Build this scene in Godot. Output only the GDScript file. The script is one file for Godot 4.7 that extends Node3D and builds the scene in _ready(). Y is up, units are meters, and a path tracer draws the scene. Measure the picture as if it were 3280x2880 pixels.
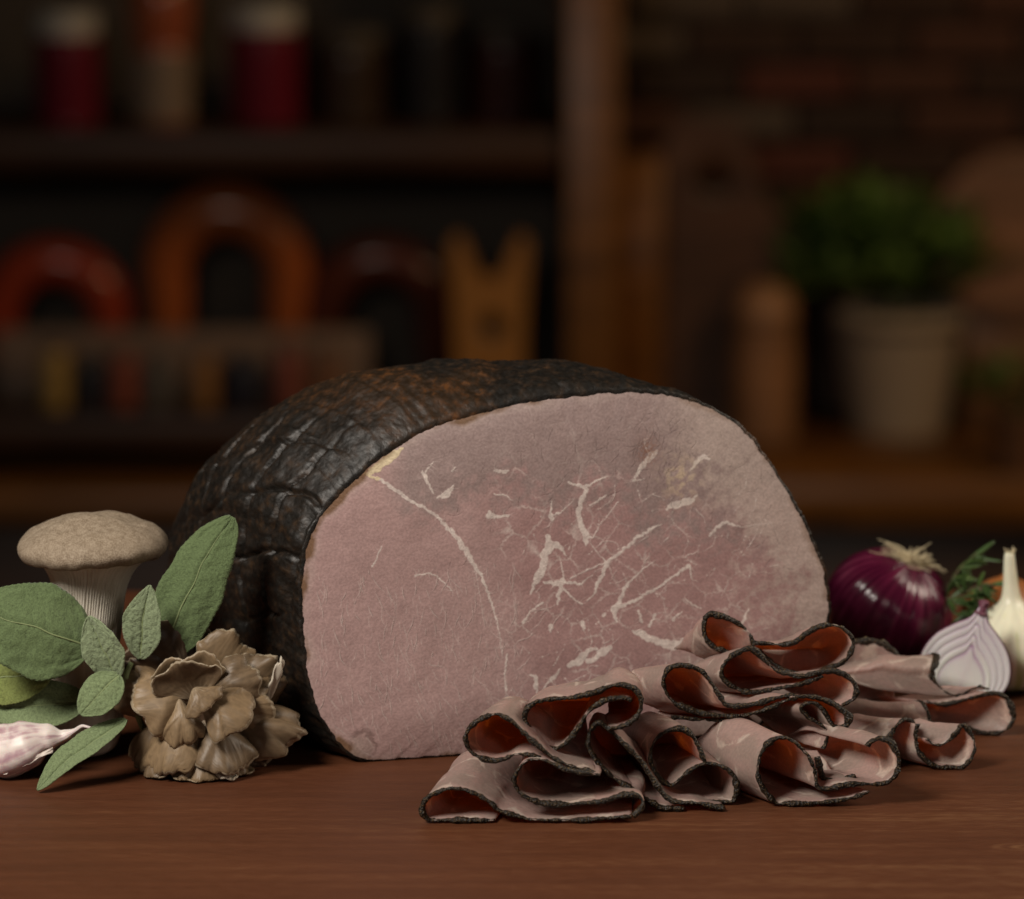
extends Node3D
# A roast with its folded slices on a wooden table, with mushrooms, sage, garlic and onions; a dim store shelf far behind. Units are metres.

const OUTLINE := [-0.0012, 0, -0.0117, 0.0045, -0.021, 0.0152, -0.0279, 0.029, -0.0315, 0.0445, -0.0333, 0.0609, -0.034, 0.0772, -0.033, 0.0934, -0.0301, 0.106, -0.0237, 0.1172, -0.0132, 0.1282, -0.0004, 0.1391, 0.0125, 0.1472, 0.0289, 0.1545, 0.0477, 0.1592, 0.0689, 0.1634, 0.0926, 0.1653, 0.1164, 0.1661, 0.138, 0.164, 0.155, 0.1586, 0.1683, 0.1514, 0.1806, 0.1398, 0.1923, 0.1227, 0.2023, 0.1056, 0.2106, 0.0884, 0.2158, 0.0726, 0.2172, 0.0581, 0.214, 0.0415, 0.2072, 0.0274, 0.1955, 0.0137, 0.1783, 0.0051, 0.1538, 0.0024, 0.1197, 0.0005, 0.0834, -0.0007, 0.0474, -0.0014, 0.0213, -0.0013]
# Each folded slice: its rim as a line of points, and how the sheet runs back from it (shift x, y, z, then width and height left at the far end).
const SLICES := [
	{"end": [0.016, 0, -0.082, 0.86, 1.75], "label": "folded pink meat slice with black rim, frontmost and lowest at the left", "rim": [-0.0076, 0.0014, 0.107, -0.0235, 0.0014, 0.107, -0.0334, 0.0014, 0.107, -0.0374, 0.0024, 0.107, -0.039, 0.0065, 0.107, -0.0378, 0.0102, 0.107, -0.0342, 0.013, 0.107, -0.0274, 0.0155, 0.107, -0.0211, 0.0151, 0.107, -0.0155, 0.013, 0.107, -0.0095, 0.0093, 0.107, -0.0056, 0.0058, 0.107, 0.0024, 0.0032, 0.107, 0.0083, 0.0017, 0.107, 0.0163, 0.0014, 0.107, 0.0243, 0.0014, 0.107, 0.0331, 0.0016, 0.107, 0.043, 0.0025, 0.107, 0.0517, 0.0031, 0.107]},
	{"end": [0.006, 0, -0.06, 0.9, 0.9], "label": "meat slice with a flat wide dark loop, lying on the frontmost slice", "rim": [0.0526, 0.0027, 0.104, 0.0554, 0.0051, 0.104, 0.0568, 0.008, 0.104, 0.055, 0.0113, 0.104, 0.0494, 0.0121, 0.104, 0.045, 0.0109, 0.104, 0.0371, 0.0088, 0.104, 0.0271, 0.008, 0.104, 0.0243, 0.0077, 0.104, 0.0143, 0.0081, 0.104, 0.0068, 0.0106, 0.104, 0.0024, 0.0143, 0.104, 0.001, 0.0192, 0.104, 0.0032, 0.0241, 0.104, 0.0067, 0.0274, 0.104, 0.0123, 0.0278, 0.104, 0.0183, 0.0257, 0.104, 0.0242, 0.0231, 0.104, 0.0322, 0.0217, 0.104, 0.0382, 0.021, 0.104]},
	{"end": [0.013, 0, -0.066, 0.72, 1], "label": "meat slice folded into a teardrop loop above the frontmost left slice", "rim": [0.0143, 0.0268, 0.101, 0.0084, 0.0289, 0.101, 0.0016, 0.0293, 0.101, -0.0036, 0.0272, 0.101, -0.0096, 0.0266, 0.101, -0.0155, 0.0287, 0.101, -0.0187, 0.0315, 0.101, -0.0203, 0.036, 0.101, -0.0191, 0.0401, 0.101, -0.0155, 0.0438, 0.101, -0.0107, 0.0463, 0.101, -0.006, 0.0471, 0.101, -0.0004, 0.0442, 0.101, 0.0044, 0.0397, 0.101, 0.0123, 0.0323, 0.101, 0.0183, 0.0274, 0.101, 0.0263, 0.0237, 0.101, 0.0362, 0.0209, 0.101]},
	{"end": [0.004, 0, -0.06, 0.85, 0.93], "label": "meat slice with wide loop and curled right end, on the teardrop loop", "rim": [0.0523, 0.0508, 0.09, 0.0496, 0.0518, 0.09, 0.0429, 0.0515, 0.09, 0.0389, 0.0499, 0.09, 0.0336, 0.0458, 0.09, 0.029, 0.0386, 0.09, 0.0243, 0.0325, 0.09, 0.019, 0.029, 0.09, 0.0137, 0.0304, 0.09, 0.009, 0.0359, 0.09, 0.0057, 0.0421, 0.09, 0.0063, 0.0465, 0.09, 0.0103, 0.0499, 0.09, 0.017, 0.0512, 0.09, 0.027, 0.0521, 0.09, 0.0369, 0.0547, 0.09, 0.0422, 0.0568, 0.09, 0.0476, 0.0578, 0.09, 0.0536, 0.0557, 0.09, 0.0562, 0.051, 0.09, 0.0553, 0.0448, 0.09, 0.0516, 0.0407, 0.09, 0.0463, 0.0386, 0.09, 0.0417, 0.038, 0.09]},
	{"end": [0, 0, -0.06, 0.9, 0.8], "label": "meat slice folded into a tall slanting pointed loop, mid front row", "rim": [0.0756, 0.0014, 0.0875, 0.0708, 0.0014, 0.0875, 0.0655, 0.0017, 0.0875, 0.0615, 0.0038, 0.0875, 0.0563, 0.0073, 0.0875, 0.0498, 0.0119, 0.0875, 0.0454, 0.0148, 0.0875, 0.0414, 0.0181, 0.0875, 0.0373, 0.0226, 0.0875, 0.0341, 0.028, 0.0875, 0.0333, 0.0321, 0.0875, 0.0345, 0.037, 0.0875, 0.0377, 0.0403, 0.0875, 0.0409, 0.0383, 0.0875, 0.0445, 0.0354, 0.0875, 0.0485, 0.0313, 0.0875, 0.053, 0.0267, 0.0875, 0.057, 0.0222, 0.0875, 0.0594, 0.0181, 0.0875, 0.0627, 0.0131, 0.0875, 0.0655, 0.009, 0.0875, 0.0695, 0.0052, 0.0875, 0.0756, 0.004, 0.0875, 0.0816, 0.0038, 0.0875, 0.0876, 0.0025, 0.0875, 0.0929, 0.0014, 0.0875]},
	{"end": [-0.02, 0, -0.065, 0.95, 0.95], "label": "meat slice with a round open loop and a second curl, mid front row", "rim": [0.0852, 0.0193, 0.0765, 0.0839, 0.0223, 0.0765, 0.0823, 0.0264, 0.0765, 0.0794, 0.0314, 0.0765, 0.0758, 0.0343, 0.0765, 0.0717, 0.0345, 0.0765, 0.0673, 0.033, 0.0765, 0.0637, 0.0301, 0.0765, 0.0617, 0.026, 0.0765, 0.0611, 0.021, 0.0765, 0.0622, 0.0164, 0.0765, 0.0646, 0.0123, 0.0765, 0.0679, 0.0098, 0.0765, 0.0711, 0.0092, 0.0765, 0.0759, 0.0135, 0.0765, 0.0799, 0.0166, 0.0765, 0.0856, 0.0189, 0.0765, 0.0904, 0.0183, 0.0765, 0.0953, 0.0162, 0.0765, 0.0981, 0.0127, 0.0765, 0.0992, 0.0085, 0.0765, 0.0986, 0.0039, 0.0765, 0.0974, 0.0014, 0.0765, 0.0922, 0.0014, 0.0765, 0.0861, 0.0014, 0.0765]},
	{"end": [-0.037, 0, -0.066, 0.97, 0.95], "label": "large meat slice with a big glowing round loop and long tail, right front row", "rim": [0.1576, 0.0069, 0.0795, 0.1536, 0.0053, 0.0795, 0.1492, 0.0038, 0.0795, 0.1431, 0.0028, 0.0795, 0.1371, 0.002, 0.0795, 0.1302, 0.0014, 0.0795, 0.125, 0.0014, 0.0795, 0.1206, 0.0014, 0.0795, 0.1165, 0.0017, 0.0795, 0.1133, 0.0047, 0.0795, 0.1108, 0.008, 0.0795, 0.1087, 0.0126, 0.0795, 0.1083, 0.0175, 0.0795, 0.109, 0.0225, 0.0795, 0.111, 0.0267, 0.0795, 0.1142, 0.03, 0.0795, 0.1178, 0.0314, 0.0795, 0.121, 0.031, 0.0795, 0.1247, 0.0292, 0.0795, 0.1279, 0.0258, 0.0795, 0.1308, 0.0225, 0.0795, 0.1329, 0.0175, 0.0795, 0.1339, 0.013, 0.0795, 0.1344, 0.0096, 0.0795, 0.137, 0.0082, 0.0795, 0.141, 0.0086, 0.0795, 0.1471, 0.0099, 0.0795, 0.1531, 0.0105, 0.0795, 0.1591, 0.0103, 0.0795, 0.164, 0.0107, 0.0795, 0.168, 0.013, 0.0795, 0.1697, 0.0167, 0.0795, 0.1701, 0.0209, 0.0795, 0.1686, 0.0258, 0.0795, 0.1661, 0.0296, 0.0795, 0.1621, 0.031, 0.0795, 0.1581, 0.0296, 0.0795, 0.1561, 0.0275, 0.0795]},
	{"end": [-0.012, 0, -0.025, 0.9, 0.8], "label": "short dark meat flap tucked inside the right front slice", "rim": [0.1351, 0.0201, 0.07, 0.136, 0.0159, 0.07, 0.1372, 0.0117, 0.07, 0.1389, 0.0096, 0.07, 0.1429, 0.0096, 0.07, 0.1478, 0.0105, 0.07, 0.1514, 0.0117, 0.07]},
	{"end": [-0.026, 0, -0.055, 0.9, 0.72], "label": "meat slice with an oval glowing loop at the middle of the heap", "rim": [0.1251, 0.0424, 0.046, 0.1189, 0.0414, 0.046, 0.1094, 0.0386, 0.046, 0.1023, 0.0374, 0.046, 0.0961, 0.0379, 0.046, 0.0927, 0.0423, 0.046, 0.0893, 0.0477, 0.046, 0.0869, 0.0511, 0.046, 0.0845, 0.0536, 0.046, 0.0802, 0.0555, 0.046, 0.0749, 0.0563, 0.046, 0.0702, 0.0546, 0.046, 0.0681, 0.0511, 0.046, 0.0676, 0.0477, 0.046, 0.0693, 0.0433, 0.046, 0.0722, 0.0394, 0.046, 0.0775, 0.0367, 0.046, 0.0832, 0.0345, 0.046, 0.0928, 0.033, 0.046, 0.1023, 0.033, 0.046, 0.1094, 0.0345, 0.046, 0.1166, 0.0372, 0.046, 0.1213, 0.0394, 0.046, 0.1261, 0.0412, 0.046]},
	{"end": [-0.028, 0, -0.05, 0.9, 0.75], "label": "crumpled meat slice with ragged curls right of the oval loop", "rim": [0.1258, 0.0426, 0.05, 0.1315, 0.0429, 0.05, 0.1363, 0.0423, 0.05, 0.1411, 0.0406, 0.05, 0.1459, 0.0377, 0.05, 0.1497, 0.0345, 0.05, 0.1502, 0.0315, 0.05, 0.1484, 0.0288, 0.05, 0.1445, 0.0288, 0.05, 0.1421, 0.0315, 0.05, 0.1397, 0.0355, 0.05, 0.1368, 0.0386, 0.05, 0.1339, 0.0401, 0.05, 0.1306, 0.0394, 0.05, 0.1287, 0.0374, 0.05, 0.1306, 0.035, 0.05, 0.1335, 0.0325, 0.05, 0.1369, 0.0306, 0.05, 0.1398, 0.0281, 0.05, 0.1408, 0.0247, 0.05, 0.1399, 0.0208, 0.05, 0.139, 0.0188, 0.05]},
	{"end": [-0.01, 0, -0.04, 0.95, 0.8], "label": "thin meat slice edge lying under the oval loop", "rim": [0.0714, 0.0318, 0.044, 0.0761, 0.0315, 0.044, 0.0857, 0.0308, 0.044, 0.0953, 0.0305, 0.044, 0.1024, 0.03, 0.044, 0.1096, 0.0278, 0.044, 0.1159, 0.0249, 0.044, 0.1207, 0.0212, 0.044]},
	{"end": [-0.026, 0, -0.055, 0.88, 0.74], "label": "meat slice with a narrow loop and a bulbous right curl, upper heap", "rim": [0.1395, 0.0473, 0.03, 0.1343, 0.0451, 0.03, 0.1271, 0.0431, 0.03, 0.1199, 0.0417, 0.03, 0.1127, 0.0404, 0.03, 0.1064, 0.0399, 0.03, 0.1006, 0.0419, 0.03, 0.0963, 0.0449, 0.03, 0.0943, 0.0483, 0.03, 0.0953, 0.0527, 0.03, 0.0991, 0.0567, 0.03, 0.1043, 0.0596, 0.03, 0.1077, 0.0601, 0.03, 0.1115, 0.0572, 0.03, 0.1145, 0.0537, 0.03, 0.1188, 0.0503, 0.03, 0.1246, 0.0482, 0.03, 0.1309, 0.0473, 0.03, 0.1366, 0.0487, 0.03, 0.1414, 0.0498, 0.03, 0.1457, 0.0495, 0.03, 0.1501, 0.0478, 0.03, 0.1537, 0.0446, 0.03, 0.1552, 0.0404, 0.03, 0.1536, 0.0365, 0.03, 0.1488, 0.034, 0.03]},
	{"end": [-0.016, 0, -0.034, 0.8, 0.72], "label": "meat slice standing in a loop at the top left of the heap", "rim": [0.1101, 0.0575, 0.012, 0.1076, 0.0629, 0.012, 0.1037, 0.0669, 0.012, 0.0989, 0.0696, 0.012, 0.094, 0.0713, 0.012, 0.0901, 0.0721, 0.012, 0.088, 0.0704, 0.012, 0.087, 0.0659, 0.012, 0.0878, 0.0614, 0.012, 0.0903, 0.058, 0.012, 0.0942, 0.0555, 0.012, 0.1014, 0.054, 0.012, 0.1077, 0.055, 0.012]},
	{"end": [-0.004, 0, -0.04, 0.85, 0.86], "label": "meat slice arching in a broad curl at the top of the heap", "rim": [0.11, 0.0589, 0.014, 0.1163, 0.0587, 0.014, 0.1231, 0.0582, 0.014, 0.1279, 0.0594, 0.014, 0.1327, 0.0629, 0.014, 0.1375, 0.0659, 0.014, 0.1423, 0.0673, 0.014, 0.1481, 0.0666, 0.014, 0.1525, 0.0636, 0.014, 0.1545, 0.0594, 0.014, 0.1536, 0.0549, 0.014, 0.1512, 0.051, 0.014, 0.1464, 0.0482, 0.014, 0.1406, 0.0463, 0.014, 0.1341, 0.0439, 0.011, 0.1275, 0.0441, 0.008, 0.1213, 0.0461, 0.006, 0.1165, 0.0496, 0.004, 0.1127, 0.0532, 0.002]},
	{"end": [-0.052, 0, -0.004, 1, 0.98], "label": "long rolled meat slice below the cut onion half", "rim": [0.196, 0.0218, -0.092, 0.1982, 0.029, -0.082, 0.2001, 0.0348, -0.064, 0.1985, 0.0332, -0.052, 0.197, 0.0285, -0.052, 0.1991, 0.0247, -0.052, 0.2024, 0.0212, -0.052, 0.2061, 0.0193, -0.052, 0.2116, 0.019, -0.052, 0.2152, 0.0212, -0.052, 0.2198, 0.0228, -0.052, 0.2239, 0.0216, -0.052]},
	{"end": [-0.04, 0, -0.03, 0.9, 0.8], "label": "meat slice with the rightmost open loop, beside the white bulb", "rim": [0.1948, 0.0165, -0.048, 0.2012, 0.0151, -0.048, 0.208, 0.0162, -0.048, 0.2149, 0.0181, -0.048, 0.2217, 0.0199, -0.048, 0.2276, 0.0205, -0.048, 0.2323, 0.0179, -0.048, 0.2347, 0.0129, -0.048, 0.2352, 0.0078, -0.048, 0.2326, 0.0035, -0.048, 0.228, 0.0014, -0.048, 0.2221, 0.0014, -0.048, 0.2179, 0.0026, -0.048, 0.2142, 0.0047, -0.048]},
	{"end": [-0.05, 0, -0.004, 1, 0.98], "label": "rolled meat slice with large fat veins under the long roll", "rim": [0.1864, 0.01, -0.056, 0.1886, 0.0158, -0.046, 0.1904, 0.0202, -0.031, 0.1922, 0.0184, -0.026, 0.1936, 0.0146, -0.026, 0.1944, 0.0109, -0.026, 0.1938, 0.0072, -0.026, 0.1915, 0.0034, -0.026]},
	{"end": [-0.034, 0, -0.034, 0.95, 0.8], "label": "meat slice with small loop and inner flap, right end of front row", "rim": [0.1843, 0.0217, 0.0155, 0.1837, 0.0167, 0.0155, 0.1842, 0.0112, 0.0155, 0.1867, 0.0066, 0.0155, 0.1908, 0.0027, 0.0155, 0.1953, 0.0014, 0.0155, 0.2006, 0.0014, 0.0155, 0.2051, 0.0014, 0.0155, 0.2085, 0.0048, 0.0155, 0.2104, 0.0098, 0.0155, 0.2099, 0.0144, 0.0155, 0.2078, 0.0183, 0.0155, 0.2051, 0.021, 0.0155, 0.2025, 0.0181, 0.0155, 0.199, 0.014, 0.0155, 0.1951, 0.0117, 0.0155, 0.1915, 0.0124, 0.0155, 0.1886, 0.0146, 0.0155]},
	{"end": [-0.046, 0, -0.012, 1, 0.95], "label": "pale rolled meat slice behind the right front loops", "rim": [0.1848, 0.004, -0.002, 0.1851, 0.0123, -0.002, 0.1825, 0.0198, 0.006, 0.179, 0.0234, 0.014, 0.1756, 0.0226, 0.018, 0.173, 0.0192, 0.018, 0.1711, 0.0155, 0.018, 0.17, 0.0105, 0.018, 0.171, 0.0055, 0.018]},
	{"end": [-0.004, -0.03, -0.01, 1, 0.6], "label": "meat slice rim showing behind the long roll, below the red onion", "rim": [0.1587, 0.0393, -0.066, 0.161, 0.041, -0.066, 0.1647, 0.0419, -0.066, 0.1702, 0.0419, -0.066, 0.1748, 0.0407, -0.066, 0.179, 0.0379, -0.066, 0.1828, 0.0344, -0.066]},
]
# Fat veins on the cut face, in millimetres on the face: x, y, half width.
const VEINS := [
	[90.0, 126.6, 0.4, 97.0, 124.1, 0.8, 98.6, 122.7, 1.0, 96.1, 117.3, 1.0, 94.8, 112.2, 1.0, 96.2, 106.1, 1.0, 98.8, 100.8, 1.5, 98.4, 96.7, 0.4],
	[98.3, 124.0, 0.5, 103.1, 126.3, 0.4, 108.8, 128.5, 0.2],
	[99.7, 100.3, 0.8, 101.9, 100.2, 0.3, 104.9, 105.7, 0.2, 110.2, 111.8, 0.2, 113.7, 116.4, 0.2],
	[100.1, 115.2, 0.3, 104.9, 117.7, 0.6, 108.2, 119.4, 0.3],
	[121.1, 125.6, 0.5, 123.3, 129.6, 0.8, 125.9, 132.9, 1.0, 129.4, 136.2, 1.2, 132.2, 138.8, 0.8],
	[129.4, 136.2, 0.5, 126.7, 141.5, 0.2, 126.3, 144.9, 0.1],
	[121.1, 125.6, 0.3, 126.4, 126.5, 0.2],
	[137.3, 111.3, 0.6, 139.2, 112.9, 1.2, 142.8, 113.6, 1.5, 148.1, 114.6, 1.2, 152.0, 117.5, 0.3],
	[148.4, 128.8, 0.3, 151.5, 132.6, 0.8, 154.6, 135.4, 1.0, 158.1, 134.2, 0.4],
	[80.0, 101.8, 0.8, 81.3, 97.4, 1.7, 84.8, 97.7, 1.3, 87.0, 95.9, 0.8, 88.8, 92.6, 0.3],
	[81.3, 96.6, 1.7, 78.7, 93.3, 1.7, 78.3, 89.0, 1.4, 76.8, 84.4, 1.8, 74.4, 80.6, 1.1, 72.2, 75.2, 0.3],
	[78.3, 80.8, 0.6, 83.1, 79.7, 0.8, 87.5, 80.8, 1.3, 85.9, 76.5, 0.9, 84.9, 69.7, 0.4],
	[87.5, 80.3, 0.7, 96.2, 78.6, 0.4, 101.5, 82.6, 0.2],
	[87.9, 76.9, 0.5, 92.7, 71.8, 0.3, 96.7, 68.9, 0.3],
	[87.9, 81.6, 0.4, 86.6, 89.4, 0.2, 85.7, 91.2, 0.1],
	[91.0, 81.4, 0.3, 99.7, 85.3, 0.3, 108.1, 88.3, 0.3],
	[108.5, 88.2, 0.9, 106.8, 83.2, 0.8, 104.1, 78.1, 0.8, 102.6, 73.4, 0.3, 98.9, 70.6, 0.3],
	[108.5, 88.2, 0.7, 115.5, 93.0, 0.6, 122.5, 98.7, 0.7, 129.6, 102.6, 0.6, 134.9, 105.0, 0.2],
	[108.5, 88.2, 0.3, 104.1, 92.8, 0.2, 100.6, 97.3, 0.2],
	[118.7, 78.2, 0.9, 116.5, 73.1, 0.7, 113.9, 68.0, 0.9, 112.4, 65.7, 1.4, 113.3, 59.8, 0.3],
	[113.0, 66.4, 0.8, 120.1, 68.6, 0.7, 131.5, 74.0, 0.6, 140.4, 79.6, 0.5, 148.3, 84.5, 0.7, 149.2, 78.2, 0.2, 152.4, 76.7, 0.1],
	[119.1, 78.1, 0.4, 125.3, 83.9, 0.3, 131.4, 87.4, 0.2],
	[158.0, 98.1, 0.8, 161.5, 101.8, 0.6, 165.8, 103.8, 0.7, 174.0, 101.2, 0.2, 188.3, 102.2, 0.1],
	[81.3, 111.6, 1.3, 82.2, 109.8, 1.0],
	[82.2, 118.0, 0.3, 81.3, 111.6, 0.5, 86.5, 112.6, 0.3, 93.1, 118.7, 0.1],
	[52.5, 114.8, 1.1, 53.7, 112.4, 1.0, 61.7, 112.2, 0.3],
	[57.0, 133.3, 0.7, 61.7, 133.1, 0.3],
	[121.0, 55.2, 0.6, 125.1, 53.5, 1.4, 129.2, 51.1, 1.4, 134.0, 49.0, 1.4, 139.2, 46.9, 2.1, 145.8, 48.3, 1.4, 151.8, 49.2, 0.5],
	[90.6, 40.6, 0.9, 95.0, 41.9, 1.6, 99.0, 46.4, 1.4, 101.2, 47.7, 0.8],
	[99.4, 42.4, 1.0, 102.7, 42.2, 0.9, 105.2, 44.9, 1.6, 108.9, 47.2, 1.8, 110.7, 47.5, 0.7],
	[101.2, 47.9, 0.7, 104.1, 47.1, 0.7],
	[71.6, 37.5, 0.3, 74.6, 36.6, 0.8, 74.6, 31.6, 0.8, 75.6, 28.3, 0.3],
	[76.7, 28.5, 0.3, 79.6, 32.0, 0.4, 83.3, 35.4, 0.8, 86.5, 39.2, 0.3],
	[61.0, 47.6, 0.3, 60.1, 42.2, 0.6, 59.9, 35.4, 0.2, 60.4, 30.6, 0.7],
	[177.5, 62.2, 0.3, 174.6, 55.8, 0.7],
	[146.6, 68.8, 0.3, 151.3, 64.9, 0.4, 154.3, 63.6, 0.2],
	[107.3, 63.1, 0.9, 107.5, 64.1, 0.6],
	[96.7, 60.8, 1.1, 97.9, 57.7, 0.5],
	[81.6, 59.5, 1.0, 81.6, 56.9, 0.4],
	[132.0, 62.2, 0.6, 129.0, 56.8, 0.5],
	[123.8, 64.4, 0.5, 125.6, 59.1, 0.6],
	[140.5, 59.4, 0.8, 144.9, 62.8, 0.2],
	[68.7, 62.0, 0.6, 71.8, 67.0, 0.3, 77.9, 71.0, 0.4],
	[-4.2, 134.2, 0.4, 1.3, 132.2, 0.8, 9.4, 126.3, 0.7, 17.9, 120.4, 0.6, 26.5, 115.3, 0.6, 31.6, 109.9, 0.8, 36.8, 104.5, 0.8, 42.0, 96.6, 1.3, 45.4, 90.4, 0.8, 48.9, 85.1, 0.5, 51.5, 78.1, 0.3, 55.8, 64.1, 0.3],
	[44.6, 91.1, 0.3, 48.5, 85.2, 0.6, 51.4, 78.6, 0.5, 55.8, 64.7, 0.3, 57.9, 54.5, 0.2, 58.8, 47.3, 0.2],
	[45.7, 88.9, 0.2, 48.5, 73.7, 0.1, 49.2, 67.2, 0.1],
	[21.4, 135.0, 0.3, 22.7, 132.4, 0.8, 24.8, 128.1, 0.5, 26.5, 124.6, 0.3],
	[26.6, 139.0, 0.2, 23.1, 134.1, 0.4],
	[28.2, 122.0, 0.3, 32.5, 123.5, 1.4, 36.0, 127.5, 0.4],
	[35.2, 134.4, 0.5, 36.9, 136.0, 0.2],
	[17.8, 86.8, 0.5, 23.0, 87.8, 0.4, 28.1, 86.2, 0.3, 35.0, 79.0, 0.2],
	[-1.9, 92.1, 0.4, 2.4, 101.2, 0.2],
	[52.4, 113.1, 1.2, 55.0, 112.1, 0.8, 61.9, 112.6, 0.3],
	[55.0, 133.4, 0.5, 60.2, 133.2, 0.8],
	[55.0, 122.8, 0.3, 61.0, 121.6, 0.3, 63.6, 119.4, 0.1],
	[-5.0, 134.2, 0.5, -0.3, 136.5, 1.4, 4.4, 139.7, 1.7, 9.5, 143.2, 1.3, 12.9, 145.6, 0.4]
]
const FACE_TURN := 0.2618
const FACE_AT := Vector3(-0.0621, 0, 0)

var rng := RandomNumberGenerator.new()
var wob := FastNoiseLite.new()
var calm := FastNoiseLite.new()
var taken := {}
var M := {}


# ---------------------------------------------------------------- small helpers
func lin(r: float, g: float, b: float) -> Color:
	return Color(r, g, b).linear_to_srgb()


func numbered(called: String) -> String:
	var n: int = taken.get(called, 0)
	taken[called] = n + 1
	return called if n == 0 else "%s_%03d" % [called, n]


func thing(called: String, label: String, category: String, at := Vector3.ZERO, group := "") -> Node3D:
	var o := Node3D.new()
	o.name = numbered(called)
	add_child(o)
	o.position = at
	o.set_meta("label", label)
	o.set_meta("category", category)
	if group:
		o.set_meta("group", group)
	return o


func part(called: String, mesh: Mesh, m: Material, parent: Node) -> MeshInstance3D:
	var o := MeshInstance3D.new()
	o.name = called
	o.mesh = mesh
	o.material_override = m
	parent.add_child(o, true)
	return o


func structure(called: String, label: String, category: String, mesh: Mesh, m: Material) -> MeshInstance3D:
	var o := part(called, mesh, m, self)
	o.set_meta("kind", "structure")
	o.set_meta("label", label)
	o.set_meta("category", category)
	return o


func n1(x: float, y: float = 0.0, z: float = 0.0) -> float:
	return wob.get_noise_3d(x, y, z)


# A line through the points, resampled to n even steps.
func smooth_line(p: PackedVector3Array, n: int) -> PackedVector3Array:
	var fine := PackedVector3Array()
	var last := p.size() - 1
	for i in last:
		var a := p[maxi(i - 1, 0)]
		var b := p[i]
		var c := p[i + 1]
		var d := p[mini(i + 2, last)]
		for k in 12:
			fine.append(b.cubic_interpolate(c, a, d, k / 12.0))
	fine.append(p[last])
	var run := PackedFloat32Array([0.0])
	for i in range(1, fine.size()):
		run.append(run[i - 1] + fine[i].distance_to(fine[i - 1]))
	var out := PackedVector3Array()
	var at := 0
	for k in n:
		var want := run[-1] * k / (n - 1)
		while at < fine.size() - 2 and run[at + 1] < want:
			at += 1
		var gap := maxf(run[at + 1] - run[at], 1e-9)
		out.append(fine[at].lerp(fine[at + 1], clampf((want - run[at]) / gap, 0.0, 1.0)))
	return out


# Rows of points made into one smooth surface; ring: the rows close on themselves; ends: fans that close the first and last row.
func surface(rows: Array, ring := false, ends := false, colors := PackedColorArray(), uv_size := Vector2.ONE, flip := false) -> ArrayMesh:
	var w: int = rows[0].size()
	var v := PackedVector3Array()
	var uv := PackedVector2Array()
	var idx := PackedInt32Array()
	var col := PackedColorArray()
	var cols := w + 1 if ring else w
	for j in rows.size():
		for i in cols:
			v.append(rows[j][i % w])
			uv.append(Vector2(float(i) / (cols - 1), float(j) / (rows.size() - 1)) * uv_size)
			if colors:
				col.append(colors[j * w + i % w])
	for j in rows.size() - 1:
		for i in cols - 1:
			var a := j * cols + i
			var q := [a, a + 1, a + cols, a + 1, a + cols + 1, a + cols]
			if flip:
				q = [a, a + cols, a + 1, a + 1, a + cols, a + cols + 1]
			idx.append_array(PackedInt32Array(q))
	if ends:
		for e in 2:
			var row: PackedVector3Array = rows[0] if e == 0 else rows[-1]
			var mid := Vector3.ZERO
			for p in row:
				mid += p / row.size()
			var at := v.size()
			v.append(mid)
			uv.append(Vector2(0.5, e) * uv_size)
			if colors:
				col.append(colors[0 if e == 0 else -1])
			var from := 0 if e == 0 else (rows.size() - 1) * cols
			for i in cols - 1:
				if (e == 0) != flip:
					idx.append_array(PackedInt32Array([at, from + i + 1, from + i]))
				else:
					idx.append_array(PackedInt32Array([at, from + i, from + i + 1]))
	return commit(v, uv, idx, col)


func commit(v: PackedVector3Array, uv: PackedVector2Array, idx: PackedInt32Array, col := PackedColorArray()) -> ArrayMesh:
	var a := []
	a.resize(Mesh.ARRAY_MAX)
	a[Mesh.ARRAY_VERTEX] = v
	if uv:
		a[Mesh.ARRAY_TEX_UV] = uv
	if col:
		a[Mesh.ARRAY_COLOR] = col
	a[Mesh.ARRAY_INDEX] = idx
	var st := SurfaceTool.new()
	st.create_from_arrays(a)
	st.generate_normals()
	return st.commit()


# Rows of points (a sheet's middle surface) made into a solid sheet of that thickness.
func sheet(rows: Array, thick: float, uv_size := Vector2.ONE, thin_ends := true) -> ArrayMesh:
	var w: int = rows[0].size()
	var h := rows.size()
	var rings := []
	for j in h:
		var top := PackedVector3Array()
		var low := PackedVector3Array()
		for i in w:
			var du: Vector3 = rows[j][mini(i + 1, w - 1)] - rows[j][maxi(i - 1, 0)]
			var dv: Vector3 = rows[mini(j + 1, h - 1)][i] - rows[maxi(j - 1, 0)][i]
			var n := dv.cross(du).normalized()
			var t := thick * 0.5
			if thin_ends and (i == 0 or i == w - 1 or j == 0 or j == h - 1):
				t *= 0.45
			top.append(rows[j][i] + n * t)
			low.append(rows[j][i] - n * t)
		low.reverse()
		top.append_array(low)
		rings.append(top)
	var v := PackedVector3Array()
	var uv := PackedVector2Array()
	var idx := PackedInt32Array()
	var c := 2 * w
	for j in h:
		for i in c:
			v.append(rings[j][i])
			var s := i if i < w else c - 1 - i
			uv.append(Vector2(float(s) / (w - 1), float(j) / (h - 1)) * uv_size)
	for j in h - 1:
		for i in c:
			var a := j * c + i
			var b := j * c + (i + 1) % c
			idx.append_array(PackedInt32Array([a, b, a + c, b, b + c, a + c]))
	for e in 2:
		var from := 0 if e == 0 else (h - 1) * c
		for i in w - 1:
			var q := [from + i, from + c - 1 - i, from + i + 1, from + i + 1, from + c - 1 - i, from + c - 2 - i]
			if e == 1:
				q.reverse()
			idx.append_array(PackedInt32Array(q))
	return commit(v, uv, idx)


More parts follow.
